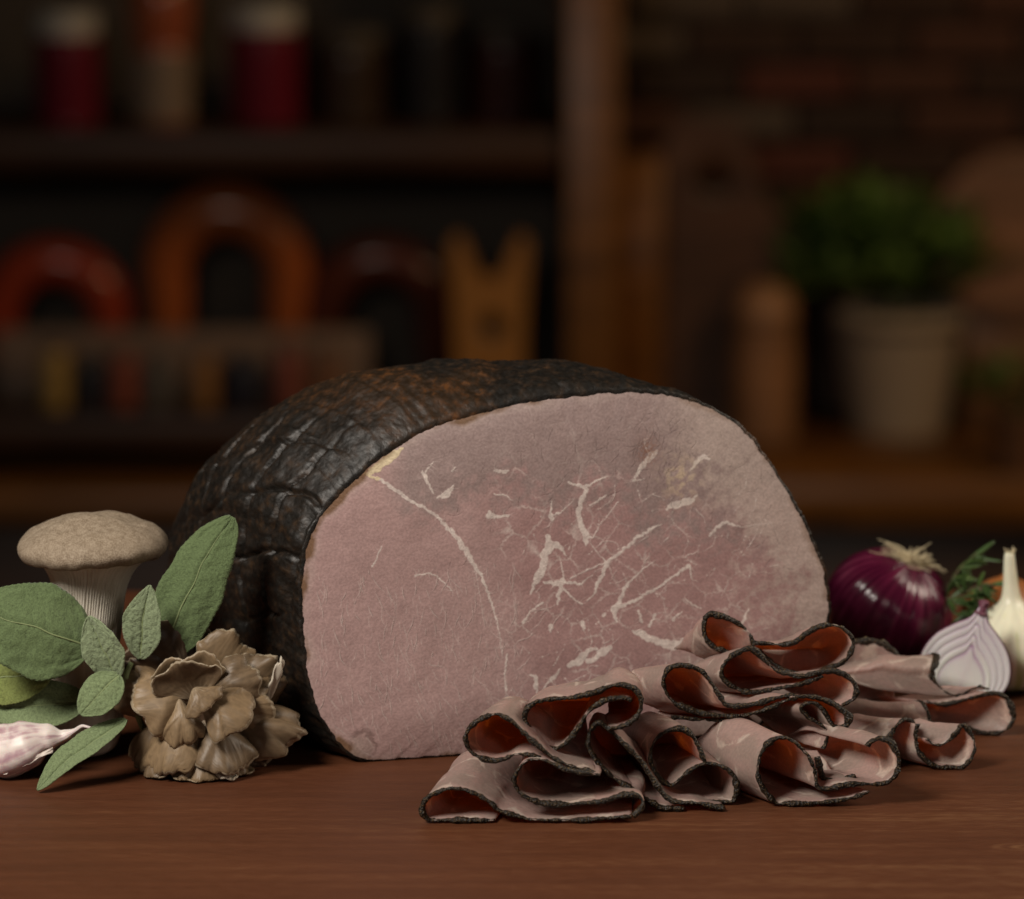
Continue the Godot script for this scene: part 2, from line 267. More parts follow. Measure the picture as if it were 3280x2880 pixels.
# A tube along points with a radius at each; r2: the radius across, towards "side".
func tube(p: PackedVector3Array, radius: Callable, sides := 8, ends := true, uv_size := Vector2.ONE) -> ArrayMesh:
	var rows := []
	var side := Vector3.UP
	for i in p.size():
		var t := (p[mini(i + 1, p.size() - 1)] - p[maxi(i - 1, 0)]).normalized()
		if i == 0:
			side = t.cross(Vector3(0.31, 0.87, 0.38)).normalized()
		side = (side - t * side.dot(t)).normalized()
		var up := t.cross(side)
		var row := PackedVector3Array()
		for k in sides:
			var a := TAU * k / sides
			row.append(p[i] + (side * cos(a) + up * sin(a)) * radius.call(float(i) / (p.size() - 1), a))
		rows.append(row)
	return surface(rows, true, ends, PackedColorArray(), uv_size)


# A turned shape: profile of (radius, height), bent by the callables.
func lathe(profile: PackedVector3Array, steps: int, around: int, bend: Callable, uv_size := Vector2.ONE) -> ArrayMesh:
	var line := smooth_line(profile, steps)
	var rows := []
	for j in steps:
		var row := PackedVector3Array()
		for i in around:
			var a := TAU * i / around
			row.append(bend.call(line[j].x, line[j].y, a, float(j) / (steps - 1)))
		rows.append(row)
	return surface(rows, true, true, PackedColorArray(), uv_size)


func box(size: Vector3, bevel: float) -> ArrayMesh:
	# a box with a rounded outline and bevelled rims
	var h := size * 0.5
	var rows := []
	for e: Array in [[-h.y, bevel], [-h.y + bevel, 0.0], [h.y - bevel, 0.0], [h.y, bevel]]:
		var row := PackedVector3Array()
		for q in 4:
			var cx := 1.0 if q == 0 or q == 3 else -1.0
			var cz := 1.0 if q < 2 else -1.0
			var inset: float = e[1]
			for k in 4:
				var a := (PI / 2) * (q + k / 3.0)
				var r := bevel - inset * 0.9
				row.append(Vector3(cx * (h.x - bevel) + cos(a) * r, e[0], cz * (h.z - bevel) + sin(a) * r))
		rows.append(row)
	return surface(rows, true, true)


# ---------------------------------------------------------------- materials and textures
func mat(c: Color, rough: float, spec := 0.5) -> StandardMaterial3D:
	var m := StandardMaterial3D.new()
	m.albedo_color = c
	m.roughness = rough
	m.metallic_specular = spec
	return m


func noise(kind: int, freq: float, octaves := 4, seed_ := 1) -> FastNoiseLite:
	var f := FastNoiseLite.new()
	f.noise_type = kind
	f.frequency = freq
	f.fractal_octaves = octaves
	f.seed = seed_
	if octaves <= 1:
		f.fractal_type = FastNoiseLite.FRACTAL_NONE
	return f


func grey(f: FastNoiseLite, w: int, h: int) -> Image:
	return f.get_seamless_image(w, h)


# A grey noise picture coloured by stops: [at, linear colour, ...]
func ramp(img: Image, stops: Array) -> ImageTexture:
	var lut := []
	for i in 256:
		var x := i / 255.0
		var c: Color = stops[-1]
		for k in range(0, stops.size() - 2, 2):
			if x <= stops[k + 2]:
				var t := clampf((x - stops[k]) / maxf(stops[k + 2] - stops[k], 1e-5), 0.0, 1.0)
				c = (stops[k + 1] as Color).lerp(stops[k + 3], t)
				break
		lut.append(c.linear_to_srgb())
	img.convert(Image.FORMAT_L8)
	var d := img.get_data()
	var out := PackedByteArray()
	out.resize(d.size() * 3)
	for i in d.size():
		var c: Color = lut[d[i]]
		out[i * 3] = int(clampf(c.r, 0, 1) * 255.0)
		out[i * 3 + 1] = int(clampf(c.g, 0, 1) * 255.0)
		out[i * 3 + 2] = int(clampf(c.b, 0, 1) * 255.0)
	return ImageTexture.create_from_image(Image.create_from_data(img.get_width(), img.get_height(), false, Image.FORMAT_RGB8, out))


func stretched(f: FastNoiseLite, w: int, h: int, w0: int, h0: int) -> Image:
	var i := f.get_seamless_image(w0, h0)
	i.resize(w, h, Image.INTERPOLATE_CUBIC)
	return i


func blend(a: Image, b: Image, share: float) -> Image:
	var x := a.get_data()
	var y := b.get_data()
	for i in x.size():
		x[i] = int(lerpf(x[i], y[i], share))
	return Image.create_from_data(a.get_width(), a.get_height(), false, Image.FORMAT_L8, x)


func relief(m: StandardMaterial3D, img: Image, cm: float) -> void:
	m.heightmap_enabled = true
	m.heightmap_texture = ImageTexture.create_from_image(img)
	m.heightmap_scale = cm


func triplanar(m: StandardMaterial3D, per_metre: float, in_world := false) -> void:
	m.uv1_triplanar = true
	m.uv1_world_triplanar = in_world
	m.uv1_scale = Vector3.ONE * per_metre
	m.uv1_triplanar_sharpness = 4.0


func area(called: String, at: Vector3, to: Vector3, size: Vector2, energy: float, c: Color) -> void:
	var l := AreaLight3D.new()
	l.name = called
	l.area_size = size
	l.area_normalize_energy = true
	l.light_energy = energy
	l.light_color = c
	l.area_range = 30.0
	l.shadow_enabled = true
	add_child(l)
	l.look_at_from_position(at, to, Vector3.UP if absf((to - at).normalized().y) < 0.98 else Vector3.FORWARD)


# ---------------------------------------------------------------- the scene
func _ready() -> void:
	rng.seed = 7
	wob.seed = 3
	wob.frequency = 1.0
	wob.fractal_octaves = 3
	calm.seed = 5
	calm.frequency = 1.0
	calm.fractal_type = FastNoiseLite.FRACTAL_NONE
	calm.noise_type = FastNoiseLite.TYPE_SIMPLEX_SMOOTH
	# camera: a long lens a little above the table, focused on the roast and its slices
	var cam := Camera3D.new()
	cam.name = "camera"
	add_child(cam)
	cam.position = Vector3(0, 0.50076, 1.93630)
	cam.rotation_degrees = Vector3(-10.3984, 0, 0)
	var lens := CameraAttributesPhysical.new()
	lens.frustum_focal_length = 12.0 / 0.10326
	lens.frustum_focus_distance = 1.93
	lens.frustum_near = 0.05
	lens.frustum_far = 60.0
	lens.exposure_aperture = 5.6
	cam.attributes = lens
	cam.fov = 11.79094
	cam.far = 60.0
	cam.current = true
	var we := WorldEnvironment.new()
	we.name = "surroundings"
	var e := Environment.new()
	e.background_mode = Environment.BG_COLOR
	e.background_color = Color(0.012, 0.009, 0.006)
	e.tonemap_mode = Environment.TONE_MAPPER_LINEAR
	e.tonemap_exposure = 1.0
	e.sdfgi_enabled = true
	e.ssao_enabled = true
	e.ssil_enabled = true
	we.environment = e
	add_child(we)
	# a large soft lamp above the front left, a smaller one high behind the right, a weak one in front
	area("key_softbox", Vector3(-0.76, 1.06, 0.82), Vector3(0.0, 0.05, 0.03), Vector2(0.48, 0.48), 2.75, Color(1.0, 0.965, 0.92))
	area("side_softbox", Vector3(1.0, 0.72, -0.15), Vector3(0.08, 0.03, 0.03), Vector2(0.4, 0.5), 0.8, Color(1.0, 0.94, 0.86))
	area("front_softbox", Vector3(0.75, 0.8, 1.9), Vector3(0.05, 0.05, 0.0), Vector2(0.4, 0.6), 0.24, Color(1.0, 0.95, 0.9))
	area("shelf_lamp", Vector3(1.7, 0.7, -4.0), Vector3(-0.3, -0.6, -5.7), Vector2(0.45, 0.45), 1.1, Color(1.0, 0.82, 0.6))
	materials()
	table()
	background()
	roast()
	slices()
	king_mushroom()
	sage()
	maitake()
	garlic_clove()
	onions()


func materials() -> void:
	var fine := grey(noise(FastNoiseLite.TYPE_SIMPLEX_SMOOTH, 0.02, 5, 11), 512, 512)
	var rough := grey(noise(FastNoiseLite.TYPE_SIMPLEX, 0.045, 4, 12), 512, 512)
	var cells := noise(FastNoiseLite.TYPE_CELLULAR, 0.05, 1, 13)
	cells.cellular_return_type = FastNoiseLite.RETURN_DISTANCE2_SUB
	cells.domain_warp_enabled = true
	cells.domain_warp_amplitude = 8.0
	var cell := grey(cells, 512, 512)
	M.fine = fine
	M.cell = cell
	# dark smoked crust
	var m := mat(Color.WHITE, 0.4, 0.42)
	m.albedo_texture = ramp(fine.duplicate(), [0.0, Color(0.018, 0.014, 0.010), 0.45, Color(0.036, 0.027, 0.019), 0.7, Color(0.075, 0.046, 0.028), 1.0, Color(0.20, 0.11, 0.05)])
	m.vertex_color_use_as_albedo = true
	m.roughness_texture = ramp(rough.duplicate(), [0.0, Color(0.14, 0.14, 0.14), 0.6, Color(0.24, 0.24, 0.24), 1.0, Color(0.38, 0.38, 0.38)])
	m.roughness = 1.0
	relief(m, rough, 0.02)
	triplanar(m, 14.0)
	M.crust = m
	m = mat(Color.WHITE, 0.45, 0.4)
	m.albedo_texture = ramp(rough.duplicate(), [0.0, Color(0.004, 0.003, 0.002), 0.5, Color(0.011, 0.0075, 0.005), 0.66, Color(0.03, 0.018, 0.008), 0.78, Color(0.085, 0.05, 0.018), 1.0, Color(0.20, 0.15, 0.08)])
	relief(m, rough, 0.06)
	triplanar(m, 30.0)
	M.rim = m
	# sliced meat: thin enough for light to pass
	m = mat(Color.WHITE, 0.42, 0.5)
	m.albedo_texture = slice_picture()
	m.backlight_enabled = true
	m.backlight = Color(1.0, 0.72, 0.24)
	relief(m, blend(stretched(noise(FastNoiseLite.TYPE_SIMPLEX, 0.05, 3, 35), 512, 512, 160, 512), rough, 0.4), 0.03)
	M.slice = m


func slice_picture() -> ImageTexture:
	var s := 768
	var base := grey(noise(FastNoiseLite.TYPE_SIMPLEX_SMOOTH, 0.006, 4, 31), s, s).get_data()
	var cn := noise(FastNoiseLite.TYPE_CELLULAR, 0.0085, 1, 32)
	cn.cellular_return_type = FastNoiseLite.RETURN_DISTANCE2_SUB
	cn.domain_warp_enabled = true
	cn.domain_warp_amplitude = 30.0
	cn.domain_warp_frequency = 0.01
	var vein := grey(cn, s, s).get_data()
	var gate := grey(noise(FastNoiseLite.TYPE_SIMPLEX_SMOOTH, 0.008, 2, 33), s, s).get_data()
	var grain := grey(noise(FastNoiseLite.TYPE_SIMPLEX, 0.06, 3, 34), s, s).get_data()
	var out := PackedByteArray()
	out.resize(s * s * 3)
	var pink := Color(0.56, 0.41, 0.365)
	var dull := Color(0.47, 0.37, 0.32)
	var fat := Color(0.74, 0.66, 0.57)
	for i in s * s:
		var c := pink.lerp(dull, clampf((base[i] - 90) / 90.0, 0, 1))
		var w := clampf((gate[i] - 110) / 60.0, 0.0, 1.0)
		var v := clampf(1.25 - vein[i] / (4.0 + 34.0 * w * w), 0.0, 1.0) * clampf(0.15 + w * 1.6, 0.0, 1.0)
		c = c.lerp(fat, v * 0.9)
		c = c * (0.9 + 0.2 * grain[i] / 255.0)
		c = c.linear_to_srgb()
		out[i * 3] = int(clampf(c.r, 0, 1) * 255)
		out[i * 3 + 1] = int(clampf(c.g, 0, 1) * 255)
		out[i * 3 + 2] = int(clampf(c.b, 0, 1) * 255)
	return ImageTexture.create_from_image(Image.create_from_data(s, s, false, Image.FORMAT_RGB8, out))


func table() -> void:
	var grain := stretched(noise(FastNoiseLite.TYPE_SIMPLEX_SMOOTH, 0.04, 5, 41), 2048, 1024, 150, 1024)
	var fleck := stretched(noise(FastNoiseLite.TYPE_SIMPLEX, 0.22, 3, 42), 2048, 1024, 260, 1024)
	var broad := stretched(noise(FastNoiseLite.TYPE_SIMPLEX_SMOOTH, 0.006, 3, 43), 2048, 1024, 256, 512)
	var all := blend(blend(grain, fleck, 0.45), broad, 0.35)
	# one pale knot near the right front corner of the picture
	var wood_data := all.get_data()
	for y in 1024:
		for x in 2048:
			var kx := (x - 2048.0 * 0.2433) / 42.0
			var ky := (y - 1024.0 * 0.3205) / 17.0
			var kr := sqrt(kx * kx + ky * ky)
			if kr < 3.0:
				var at := y * 2048 + x
				var ring := 0.5 + 0.5 * sin(kr * 14.0 + wood_data[at] * 0.03)
				wood_data[at] = int(clampf(lerpf(wood_data[at], 150.0 + 90.0 * ring, clampf(1.0 - kr * 0.7, 0.0, 1.0)) + 34.0 * (ring - 0.5) * exp(-kr), 0.0, 255.0))
	all = Image.create_from_data(2048, 1024, false, Image.FORMAT_L8, wood_data)
	var m := mat(Color.WHITE, 0.42, 0.34)
	m.albedo_texture = ramp(all.duplicate(), [0.0, Color(0.052, 0.0165, 0.0065), 0.36, Color(0.070, 0.0225, 0.0088), 0.6, Color(0.088, 0.0295, 0.0118), 1.0, Color(0.17, 0.08, 0.035)])
	m.roughness_texture = ramp(fleck.duplicate(), [0.0, Color(0.22, 0.22, 0.22), 1.0, Color(0.38, 0.38, 0.38)])
	m.roughness = 1.0
	relief(m, blend(fleck, grain, 0.3), 0.006)
	m.uv1_scale = Vector3(1, 1, 1)
	# top surface as a fine grid so that the wood runs along x
	var v := PackedVector3Array()
	var uv := PackedVector2Array()
	var idx := PackedInt32Array()
	for j in 9:
		for i in 9:
			var p := Vector3(lerpf(-0.848, 0.848, i / 8.0), 0.0, lerpf(-0.368, 0.498, j / 8.0))
			v.append(p)
			uv.append(Vector2(p.x / 0.9, p.z / 0.45))
	for j in 8:
		for i in 8:
			var a := j * 9 + i
			idx.append_array(PackedInt32Array([a, a + 1, a + 9, a + 1, a + 10, a + 9]))
	structure("table", "red-brown wooden table top under the food", "table", commit(v, uv, idx), m)
	var edge := mat(lin(0.1, 0.04, 0.018), 0.5)
	var skirt := []
	for e in [[-0.035, 0.004], [-0.0332, 0.0], [-0.004, 0.0], [-0.0006, 0.0022]]:
		skirt.append(PackedVector3Array([Vector3(-0.85 + e[1], e[0], 0.5 - e[1]), Vector3(0.85 - e[1], e[0], 0.5 - e[1]), Vector3(0.85 - e[1], e[0], -0.37 + e[1]), Vector3(-0.85 + e[1], e[0], -0.37 + e[1])]))
	part("table_edge", surface(skirt, true), edge, get_node("table"))


# ---------------------------------------------------------------- the roast
func outline_points(n: int) -> PackedVector3Array:
	var p := PackedVector3Array()
	for i in range(0, OUTLINE.size(), 2):
		p.append(Vector3(OUTLINE[i], maxf(OUTLINE[i + 1], 0.0008), 0))
	p.append(p[0])
	var line := smooth_line(p, n + 1)
	line.resize(n)
	var out := line.duplicate()
	for i in n:
		var t := line[(i + 2) % n] - line[(i - 2 + n) % n]
		out[i] += Vector3(-t.y, t.x, 0).normalized() * (0.0009 * n1(line[i].x * 120, line[i].y * 120, 2.0) + 0.0005 * n1(line[i].x * 420, line[i].y * 420, 5.0))
		out[i].y = maxf(out[i].y, 0.0008)
	return out


func roast() -> void:
	var root := thing("roast", "large dark-crusted roast cut open to a pink marbled face", "roast", FACE_AT)
	root.rotation.y = FACE_TURN
	var n := 640
	var line := outline_points(n)
	var normal := PackedVector3Array()
	for i in n:
		var t := line[(i + 2) % n] - line[(i - 2 + n) % n]
		normal.append(Vector3(-t.y, t.x, 0).normalized())
	# the crusted body: the outline carried back, shrinking and drawn to the left
	var deep := 0.1869
	var turn := deg_to_rad(36.968) - FACE_TURN
	var axis := Vector3(-sin(turn), 0, -cos(turn))
	var rows := []
	var colors := PackedColorArray()
	var step := 0.0
	var nj := 300
	var arc := PackedFloat32Array([0.0])
	for i in range(1, n):
		arc.append(arc[i - 1] + line[i].distance_to(line[i - 1]))
	for j in nj + 2:
		var row := PackedVector3Array()
		var t := 0.0 if j < 2 else sin((j - 1.0) / nj * PI / 2) * 0.9995
		var d := deep * t
		var s := sqrt(maxf(1.0 - pow(t, 3.527), 0.0))
		var s2 := sqrt(maxf(1.0 - pow(t, 2.584), 0.0))
		for i in n:
			var q := line[i]
			var xr := clampf((q.x + 0.034) / 0.25, 0.0, 1.0)
			var x := -0.034 + (q.x + 0.034) * (1.0 - 0.2124 * t)
			var mid := -0.034 + 0.1 * (1.0 - 0.2124 * t)
			x = mid + (x - mid) * s - 0.0012 * sin(PI * t) * (1.0 - xr)
			var y := q.y * (1.0 - 0.0272 * t * xr) * (1.0 + 0.1642 * sin(PI * pow(t, 0.6686)) * (1.0 - xr))
			y = 0.03 + (y - 0.03) * s2 - 0.03 * (1.0 - s2) * 0.35
			var p := Vector3(x, y, 0) + axis * d
			# lumps, flaky skin and the scored net
			var low := n1(p.x * 22, p.y * 22, p.z * 22)
			var small := n1(p.x * 90, p.y * 90, p.z * 90 + 5)
			var flake := absf(n1(p.x * 150, p.y * 150 + d * 60, p.z * 150))
			var out := low * 0.0026 + small * 0.0006 - flake * 0.0005 * (1.0 - 0.75 * smoothstep(0.16, 0.24, arc[i]))
			var a := arc[i]
			var net := clampf((0.178 - a) / 0.04, 0.0, 1.0) * clampf((a - 0.055) / 0.03, 0.0, 1.0) * clampf((0.135 - d) / 0.05, 0.0, 1.0)
			if j > 1 and net > 0.0:
				var g1 := d + 0.006 * n1(a * 25, 3.0) + 0.10 * a
				var g2 := a + 0.005 * n1(d * 30, 7.0) + 0.30 * d
				var c1 := absf(fposmod(g1 - 0.014, 0.021) - 0.0105)
				var c2 := absf(fposmod(g2, 0.027) - 0.0135)
				var keep := clampf(0.8 + 1.3 * n1(a * 18, d * 18, 2.0), 0.0, 1.0)
				out -= net * keep * (0.0034 * exp(-pow((0.0105 - c1) / 0.0010, 2.0)) + 0.0034 * exp(-pow((0.0135 - c2) / 0.0010, 2.0)))
			var skin := 0.0014 if j > 0 else -0.0012
			p += normal[i] * ((out * clampf(j / 6.0, 0.25, 1.0) + skin) * (0.3 + 0.7 * s))
			if j == 0:
				p.z -= 0.0006
			p.y = maxf(p.y, 0.0004)
			row.append(p)
			var brown := clampf((n1(p.x * 14, p.y * 14, p.z * 14 + 9.0) + 0.22) * 2.4, 0.0, 1.0) * clampf((a - 0.13) / 0.08, 0.0, 1.0)
			colors.append(Color(0.22, 0.22, 0.22).lerp(Color(0.62, 0.43, 0.25), brown))
		rows.append(row)
	part("crust", surface(rows, true, false, colors), M.crust, root)
	part("cut_face", face_mesh(line), face_material(), root)


func face_mesh(line: PackedVector3Array) -> ArrayMesh:
	var n := line.size()
	var rings := 90
	var mid := Vector3(0.092, 0.078, 0)
	var v := PackedVector3Array()
	var uv := PackedVector2Array()
	var idx := PackedInt32Array()
	for j in rings + 1:
		var r := 1.0 - pow(1.0 - float(j) / rings, 1.15)
		for i in n:
			var p := mid.lerp(line[i], r)
			p.z = 0.0035 * (1.0 - pow(r, 6.0)) + 0.0003 * calm.get_noise_2d(p.x * 40, p.y * 40) * (1.0 - pow(r, 8.0)) + 0.0001 * n1(p.x * 200, p.y * 200, 4.0)
			v.append(p)
			uv.append(Vector2((p.x + 0.042) / 0.268, 1.0 - (p.y + 0.004) / 0.178))
	for j in rings:
		for i in n:
			var a := j * n + i
			var b := j * n + (i + 1) % n
			idx.append_array(PackedInt32Array([a, a + n, b, b, a + n, b + n]))
	return commit(v, uv, idx)


var tw := 1536
var th := 1020


func stamp(to: PackedFloat32Array, x: float, y: float, r: float, amount: float) -> void:
	var reach := ceili(r + 1.0)
	for yy in range(maxi(int(y) - reach, 0), mini(int(y) + reach + 1, th)):
		for xx in range(maxi(int(x) - reach - 1, 0), mini(int(x) + reach + 1, tw)):
			var k := clampf((r + 0.9 - sqrt((xx - x) * (xx - x) + (yy - y) * (yy - y))) / 1.8, 0.0, 1.0) * amount
			var at := yy * tw + xx
			if k > to[at]:
				to[at] = k


func face_material() -> StandardMaterial3D:
	var fat := PackedFloat32Array()
	fat.resize(tw * th)
	var thread := PackedFloat32Array()
	thread.resize(tw * th)
	var crack := PackedFloat32Array()
	crack.resize(tw * th)
	var px := tw / 268.0
	# the large veins, with frayed edges and side threads
	for vein in VEINS:
		for k in range(0, vein.size() - 3, 3):
			var a := Vector2((vein[k] + 42.0) * px, th - (vein[k + 1] + 4.0) * px)
			var b := Vector2((vein[k + 3] + 42.0) * px, th - (vein[k + 4] + 4.0) * px)
			var steps := maxi(int(a.distance_to(b) / 0.8), 1)
			var across := (b - a).orthogonal().normalized()
			for i in steps + 1:
				var t := float(i) / steps
				var p := a.lerp(b, t)
				var r: float = lerpf(vein[k + 2], vein[k + 5], t) * px * 0.95
				p += across * (n1(p.x * 0.06, p.y * 0.06) * minf(6.0, 1.5 + r * 1.1))
				r *= 1.0 + 0.8 * n1(p.x * 0.09, p.y * 0.11, 3.0)
				stamp(fat, p.x, p.y, maxf(r, 0.55), 1.0 if r > 1.2 else 0.8)
				if rng.randf() < 0.06:
					var d := Vector2.from_angle(rng.randf() * TAU)
					var q := p
					for w in rng.randi_range(12, 34):
						d = d.rotated(rng.randf_range(-0.22, 0.22))
						q += d
						stamp(thread, q.x, q.y, 0.7, 0.75 * (1.0 - w / 36.0))
	# short upright fibres of the left muscle, with tiny shadow gaps beside them
	for i in 420:
		var q := Vector2(rng.randf_range(-28, 72), rng.randf_range(8, 92))
		q.x = minf(q.x, 56.0 + q.y * -0.05 + 12.0)
		var d := Vector2(rng.randf_range(-0.12, 0.3), 1).normalized()
		if q.y < 38:
			d = Vector2(0.45, 1).normalized()
		var p := Vector2((q.x + 42.0) * px, th - (q.y + 4.0) * px)
		var long := rng.randi_range(14, 90)
		var strong := rng.randf_range(0.25, 0.95)
		for w in long:
			d = d.rotated(rng.randf_range(-0.09, 0.09))
			p += d
			var k := sin(PI * w / long)
			stamp(thread, p.x, p.y, 1.0 * k, strong * k)
			if strong > 0.7:
				stamp(crack, p.x + 2.0, p.y + 0.5, 0.7 * k, 0.5 * k)
	# fine branching threads through the middle and right muscles
	for i in 150:
		var q := Vector2(rng.randf_range(58, 185), rng.randf_range(14, 118))
		var p := Vector2((q.x + 42.0) * px, th - (q.y + 4.0) * px)
		var d := Vector2.from_angle(rng.randf_range(-1.1, -0.3) if rng.randf() < 0.65 else rng.randf() * TAU)
		var long := rng.randi_range(20, 100)
		var strong := rng.randf_range(0.3, 0.9)
		for w in long:
			d = d.rotated(rng.randf_range(-0.17, 0.17))
			p += d
			var k := sin(PI * w / long)
			stamp(thread, p.x, p.y, (0.5 + 1.0 * strong) * k, strong * (0.35 + 0.65 * k))
			if rng.randf() < 0.04:
				stamp(fat, p.x, p.y, rng.randf_range(0.8, 2.6), 0.7)
	# dark cracks near the top edge
	for i in 130:
		var q := Vector2(rng.randf_range(30, 205), 0)
		q.y = 158.0 - pow(absf(q.x - 112.0) / 105.0, 2.6) * 70.0 - pow(rng.randf(), 1.4) * 42.0
		if i < 46:
			q = Vector2(rng.randf_range(122, 146), rng.randf_range(128, 156))
		var d := Vector2.from_angle(rng.randf_range(1.2, 2.6))
		var p := Vector2((q.x + 42.0) * px, th - (q.y + 4.0) * px)
		var long := rng.randi_range(14, 70)
		for w in long:
			d = d.rotated(rng.randf_range(-0.16, 0.16))
			p += d
			stamp(crack, p.x, p.y, 0.65, 0.75 * sin(PI * w / long))
	# noises
	var soft := noise(FastNoiseLite.TYPE_SIMPLEX_SMOOTH, 0.006, 5, 21).get_image(tw, th).get_data()
	var tone := noise(FastNoiseLite.TYPE_SIMPLEX_SMOOTH, 0.0022, 3, 22).get_image(tw, th).get_data()
	var grain := noise(FastNoiseLite.TYPE_SIMPLEX, 0.09, 4, 23).get_image(tw, th).get_data()
	var patch := noise(FastNoiseLite.TYPE_SIMPLEX_SMOOTH, 0.028, 4, 26).get_image(tw, th).get_data()
	var cn := noise(FastNoiseLite.TYPE_CELLULAR, 0.016, 1, 24)
	cn.cellular_return_type = FastNoiseLite.RETURN_DISTANCE2_SUB
	cn.domain_warp_enabled = true
	cn.domain_warp_amplitude = 34.0
	cn.domain_warp_frequency = 0.012
	var web := cn.get_image(tw, th).get_data()
	cn.frequency = 0.034
	cn.seed = 25
	var web2 := cn.get_image(tw, th).get_data()
	# how far inside the outline each spot of a coarse grid lies, in mm
	var gw := 134
	var gh := 89
	var inside := PackedFloat32Array()
	inside.resize(gw * gh)
	var lo := PackedVector2Array()
	for i in range(0, OUTLINE.size(), 2):
		lo.append(Vector2(OUTLINE[i], OUTLINE[i + 1]) * 1000.0)
	for y in gh:
		for x in gw:
			var p := Vector2(x * 2.0 - 42.0, (gh - 1 - y) * 2.0 - 4.0)
			var best := 1e9
			for i in lo.size():
				var c := Geometry2D.get_closest_point_to_segment(p, lo[i], lo[(i + 1) % lo.size()])
				best = minf(best, c.distance_squared_to(p))
			inside[y * gw + x] = sqrt(best)
	var out := PackedByteArray()
	out.resize(tw * th * 3)
	var bump := PackedByteArray()
	bump.resize(tw * th)
	var pink := Color(0.425, 0.282, 0.268)
	var rose := Color(0.378, 0.232, 0.222)
	var dull := Color(0.325, 0.245, 0.232)
	var pale := Color(0.47, 0.375, 0.335)
	var white := Color(0.70, 0.61, 0.56)
	var smoke := Color(0.16, 0.085, 0.04)
	for y in th:
		var my := (th - y) / px - 4.0
		for x in tw:
			var at := y * tw + x
			var mx := x / px - 42.0
			var gx := clampf((mx + 42.0) / 2.0, 0.0, gw - 1.001)
			var gy := clampf(gh - 1 - (my + 4.0) / 2.0, 0.0, gh - 1.001)
			var g0 := int(gy) * gw + int(gx)
			var fx := gx - int(gx)
			var edge := lerpf(lerpf(inside[g0], inside[g0 + 1], fx), lerpf(inside[g0 + gw], inside[g0 + gw + 1], fx), gy - int(gy))
			var s := soft[at] / 255.0 - 0.5
			var t := tone[at] / 255.0 - 0.5
			var f := patch[at] / 255.0 - 0.5
			var c := pink.lerp(rose, clampf((mx - 50.0) / 30.0 + t, 0.0, 1.0))
			# grey meat towards the top
			var top := clampf((my - 104.0 - t * 40.0 - s * 25.0 - f * 30.0) / 22.0, 0.0, 1.0) * clampf((mx - 2.0) / 14.0, 0.0, 1.0)
			c = c.lerp(dull, top * 0.85)
			# pale dry meat towards the right edge
			var right := clampf((mx - 128.0) / 30.0, 0.0, 1.0) * clampf((46.0 - edge + s * 36.0 + t * 24.0 + f * 42.0) / 30.0, 0.0, 1.0)
			c = c.lerp(pale, right * 0.82)
			var rim := clampf((5.0 - edge + s * 9.0) / 6.0, 0.0, 1.0)
			c = c.lerp(pale, rim * 0.45)
			# connective threads
			var w1 := clampf(1.0 - web[at] / (11.0 + 20.0 * clampf(t + 0.3, 0.0, 1.0)), 0.0, 1.0) * clampf((mx - 48.0) / 12.0, 0.0, 1.0) * (1.0 - right * 0.8) * clampf(0.55 + s * 3.0, 0.0, 0.95) * (1.0 - top * 0.7)
			var w2 := clampf(1.0 - web2[at] / 12.0, 0.0, 1.0)
			var light := maxf(thread[at] * 0.95, w1 * 0.8)
			c = c.lerp(white, light * 0.7)
			c = c * (1.0 - w2 * 0.13 * (0.4 + 0.6 * maxf(right, top)))
			c = c.lerp(white, fat[at] * clampf(0.86 + f * 0.5, 0.0, 1.0))
			if mx > -16.0 and mx < 16.0 and my > 128.0 and edge < 7.0 and fat[at] > 0.3:
				c = c.lerp(Color(0.68, 0.56, 0.34), 0.8)
			# stained and yellowish spots near the top
			var spot := exp(-(pow((mx - 128.0) / 5.0, 2.0) + pow((my - 139.0) / 6.0, 2.0)))
			c = c.lerp(Color(0.22, 0.10, 0.06), spot * clampf(grain[at] / 110.0 - 0.6, 0.0, 0.75))
			var warm := exp(-(pow((mx - 144.0) / 9.0, 2.0) + pow((my - 126.0) / 9.0, 2.0)))
			c = c.lerp(Color(0.56, 0.45, 0.30), warm * clampf(0.2 + f * 3.5, 0.0, 0.6))
			c = c * (1.0 - 0.62 * crack[at])
			# smoked brown fringe
			c = c.lerp(smoke, clampf((1.9 - edge + s * 6.0 + t * 4.0) / 2.2, 0.0, 1.0) * (0.9 if mx < 100.0 else 0.45))
			# the small bone-like knot at the lower left
			var knot := Vector2(mx + 8.0, (my - 10.0) * 1.0)
			var kr := (knot * Vector2(1.15, 0.9)).length() + s * 9.0 + t * 8.0
			c = c.lerp(Color(0.30, 0.23, 0.20), clampf((9.0 - kr) / 4.0, 0.0, 0.5))
			c = c.lerp(Color(0.10, 0.06, 0.05), clampf(1.0 - absf(kr - 9.0) / 0.9, 0.0, 0.5) * clampf(0.2 + s * 4.0 + knot.x * 0.12, 0.0, 1.0))
			c = c * (1.0 + s * 0.12 + f * 0.15) * (0.84 + 0.32 * grain[at] / 255.0)
			c = c.linear_to_srgb()
			out[at * 3] = int(clampf(c.r, 0.0, 1.0) * 255.0)
			out[at * 3 + 1] = int(clampf(c.g, 0.0, 1.0) * 255.0)
			out[at * 3 + 2] = int(clampf(c.b, 0.0, 1.0) * 255.0)
			bump[at] = int(clampf(110.0 + s * 10.0 + grain[at] * 0.12 + thread[at] * 60.0 + fat[at] * 22.0 - crack[at] * 90.0 - w2 * 16.0, 0.0, 255.0))
	var m := mat(Color.WHITE, 0.33, 0.5)
	m.albedo_texture = ImageTexture.create_from_image(Image.create_from_data(tw, th, false, Image.FORMAT_RGB8, out))
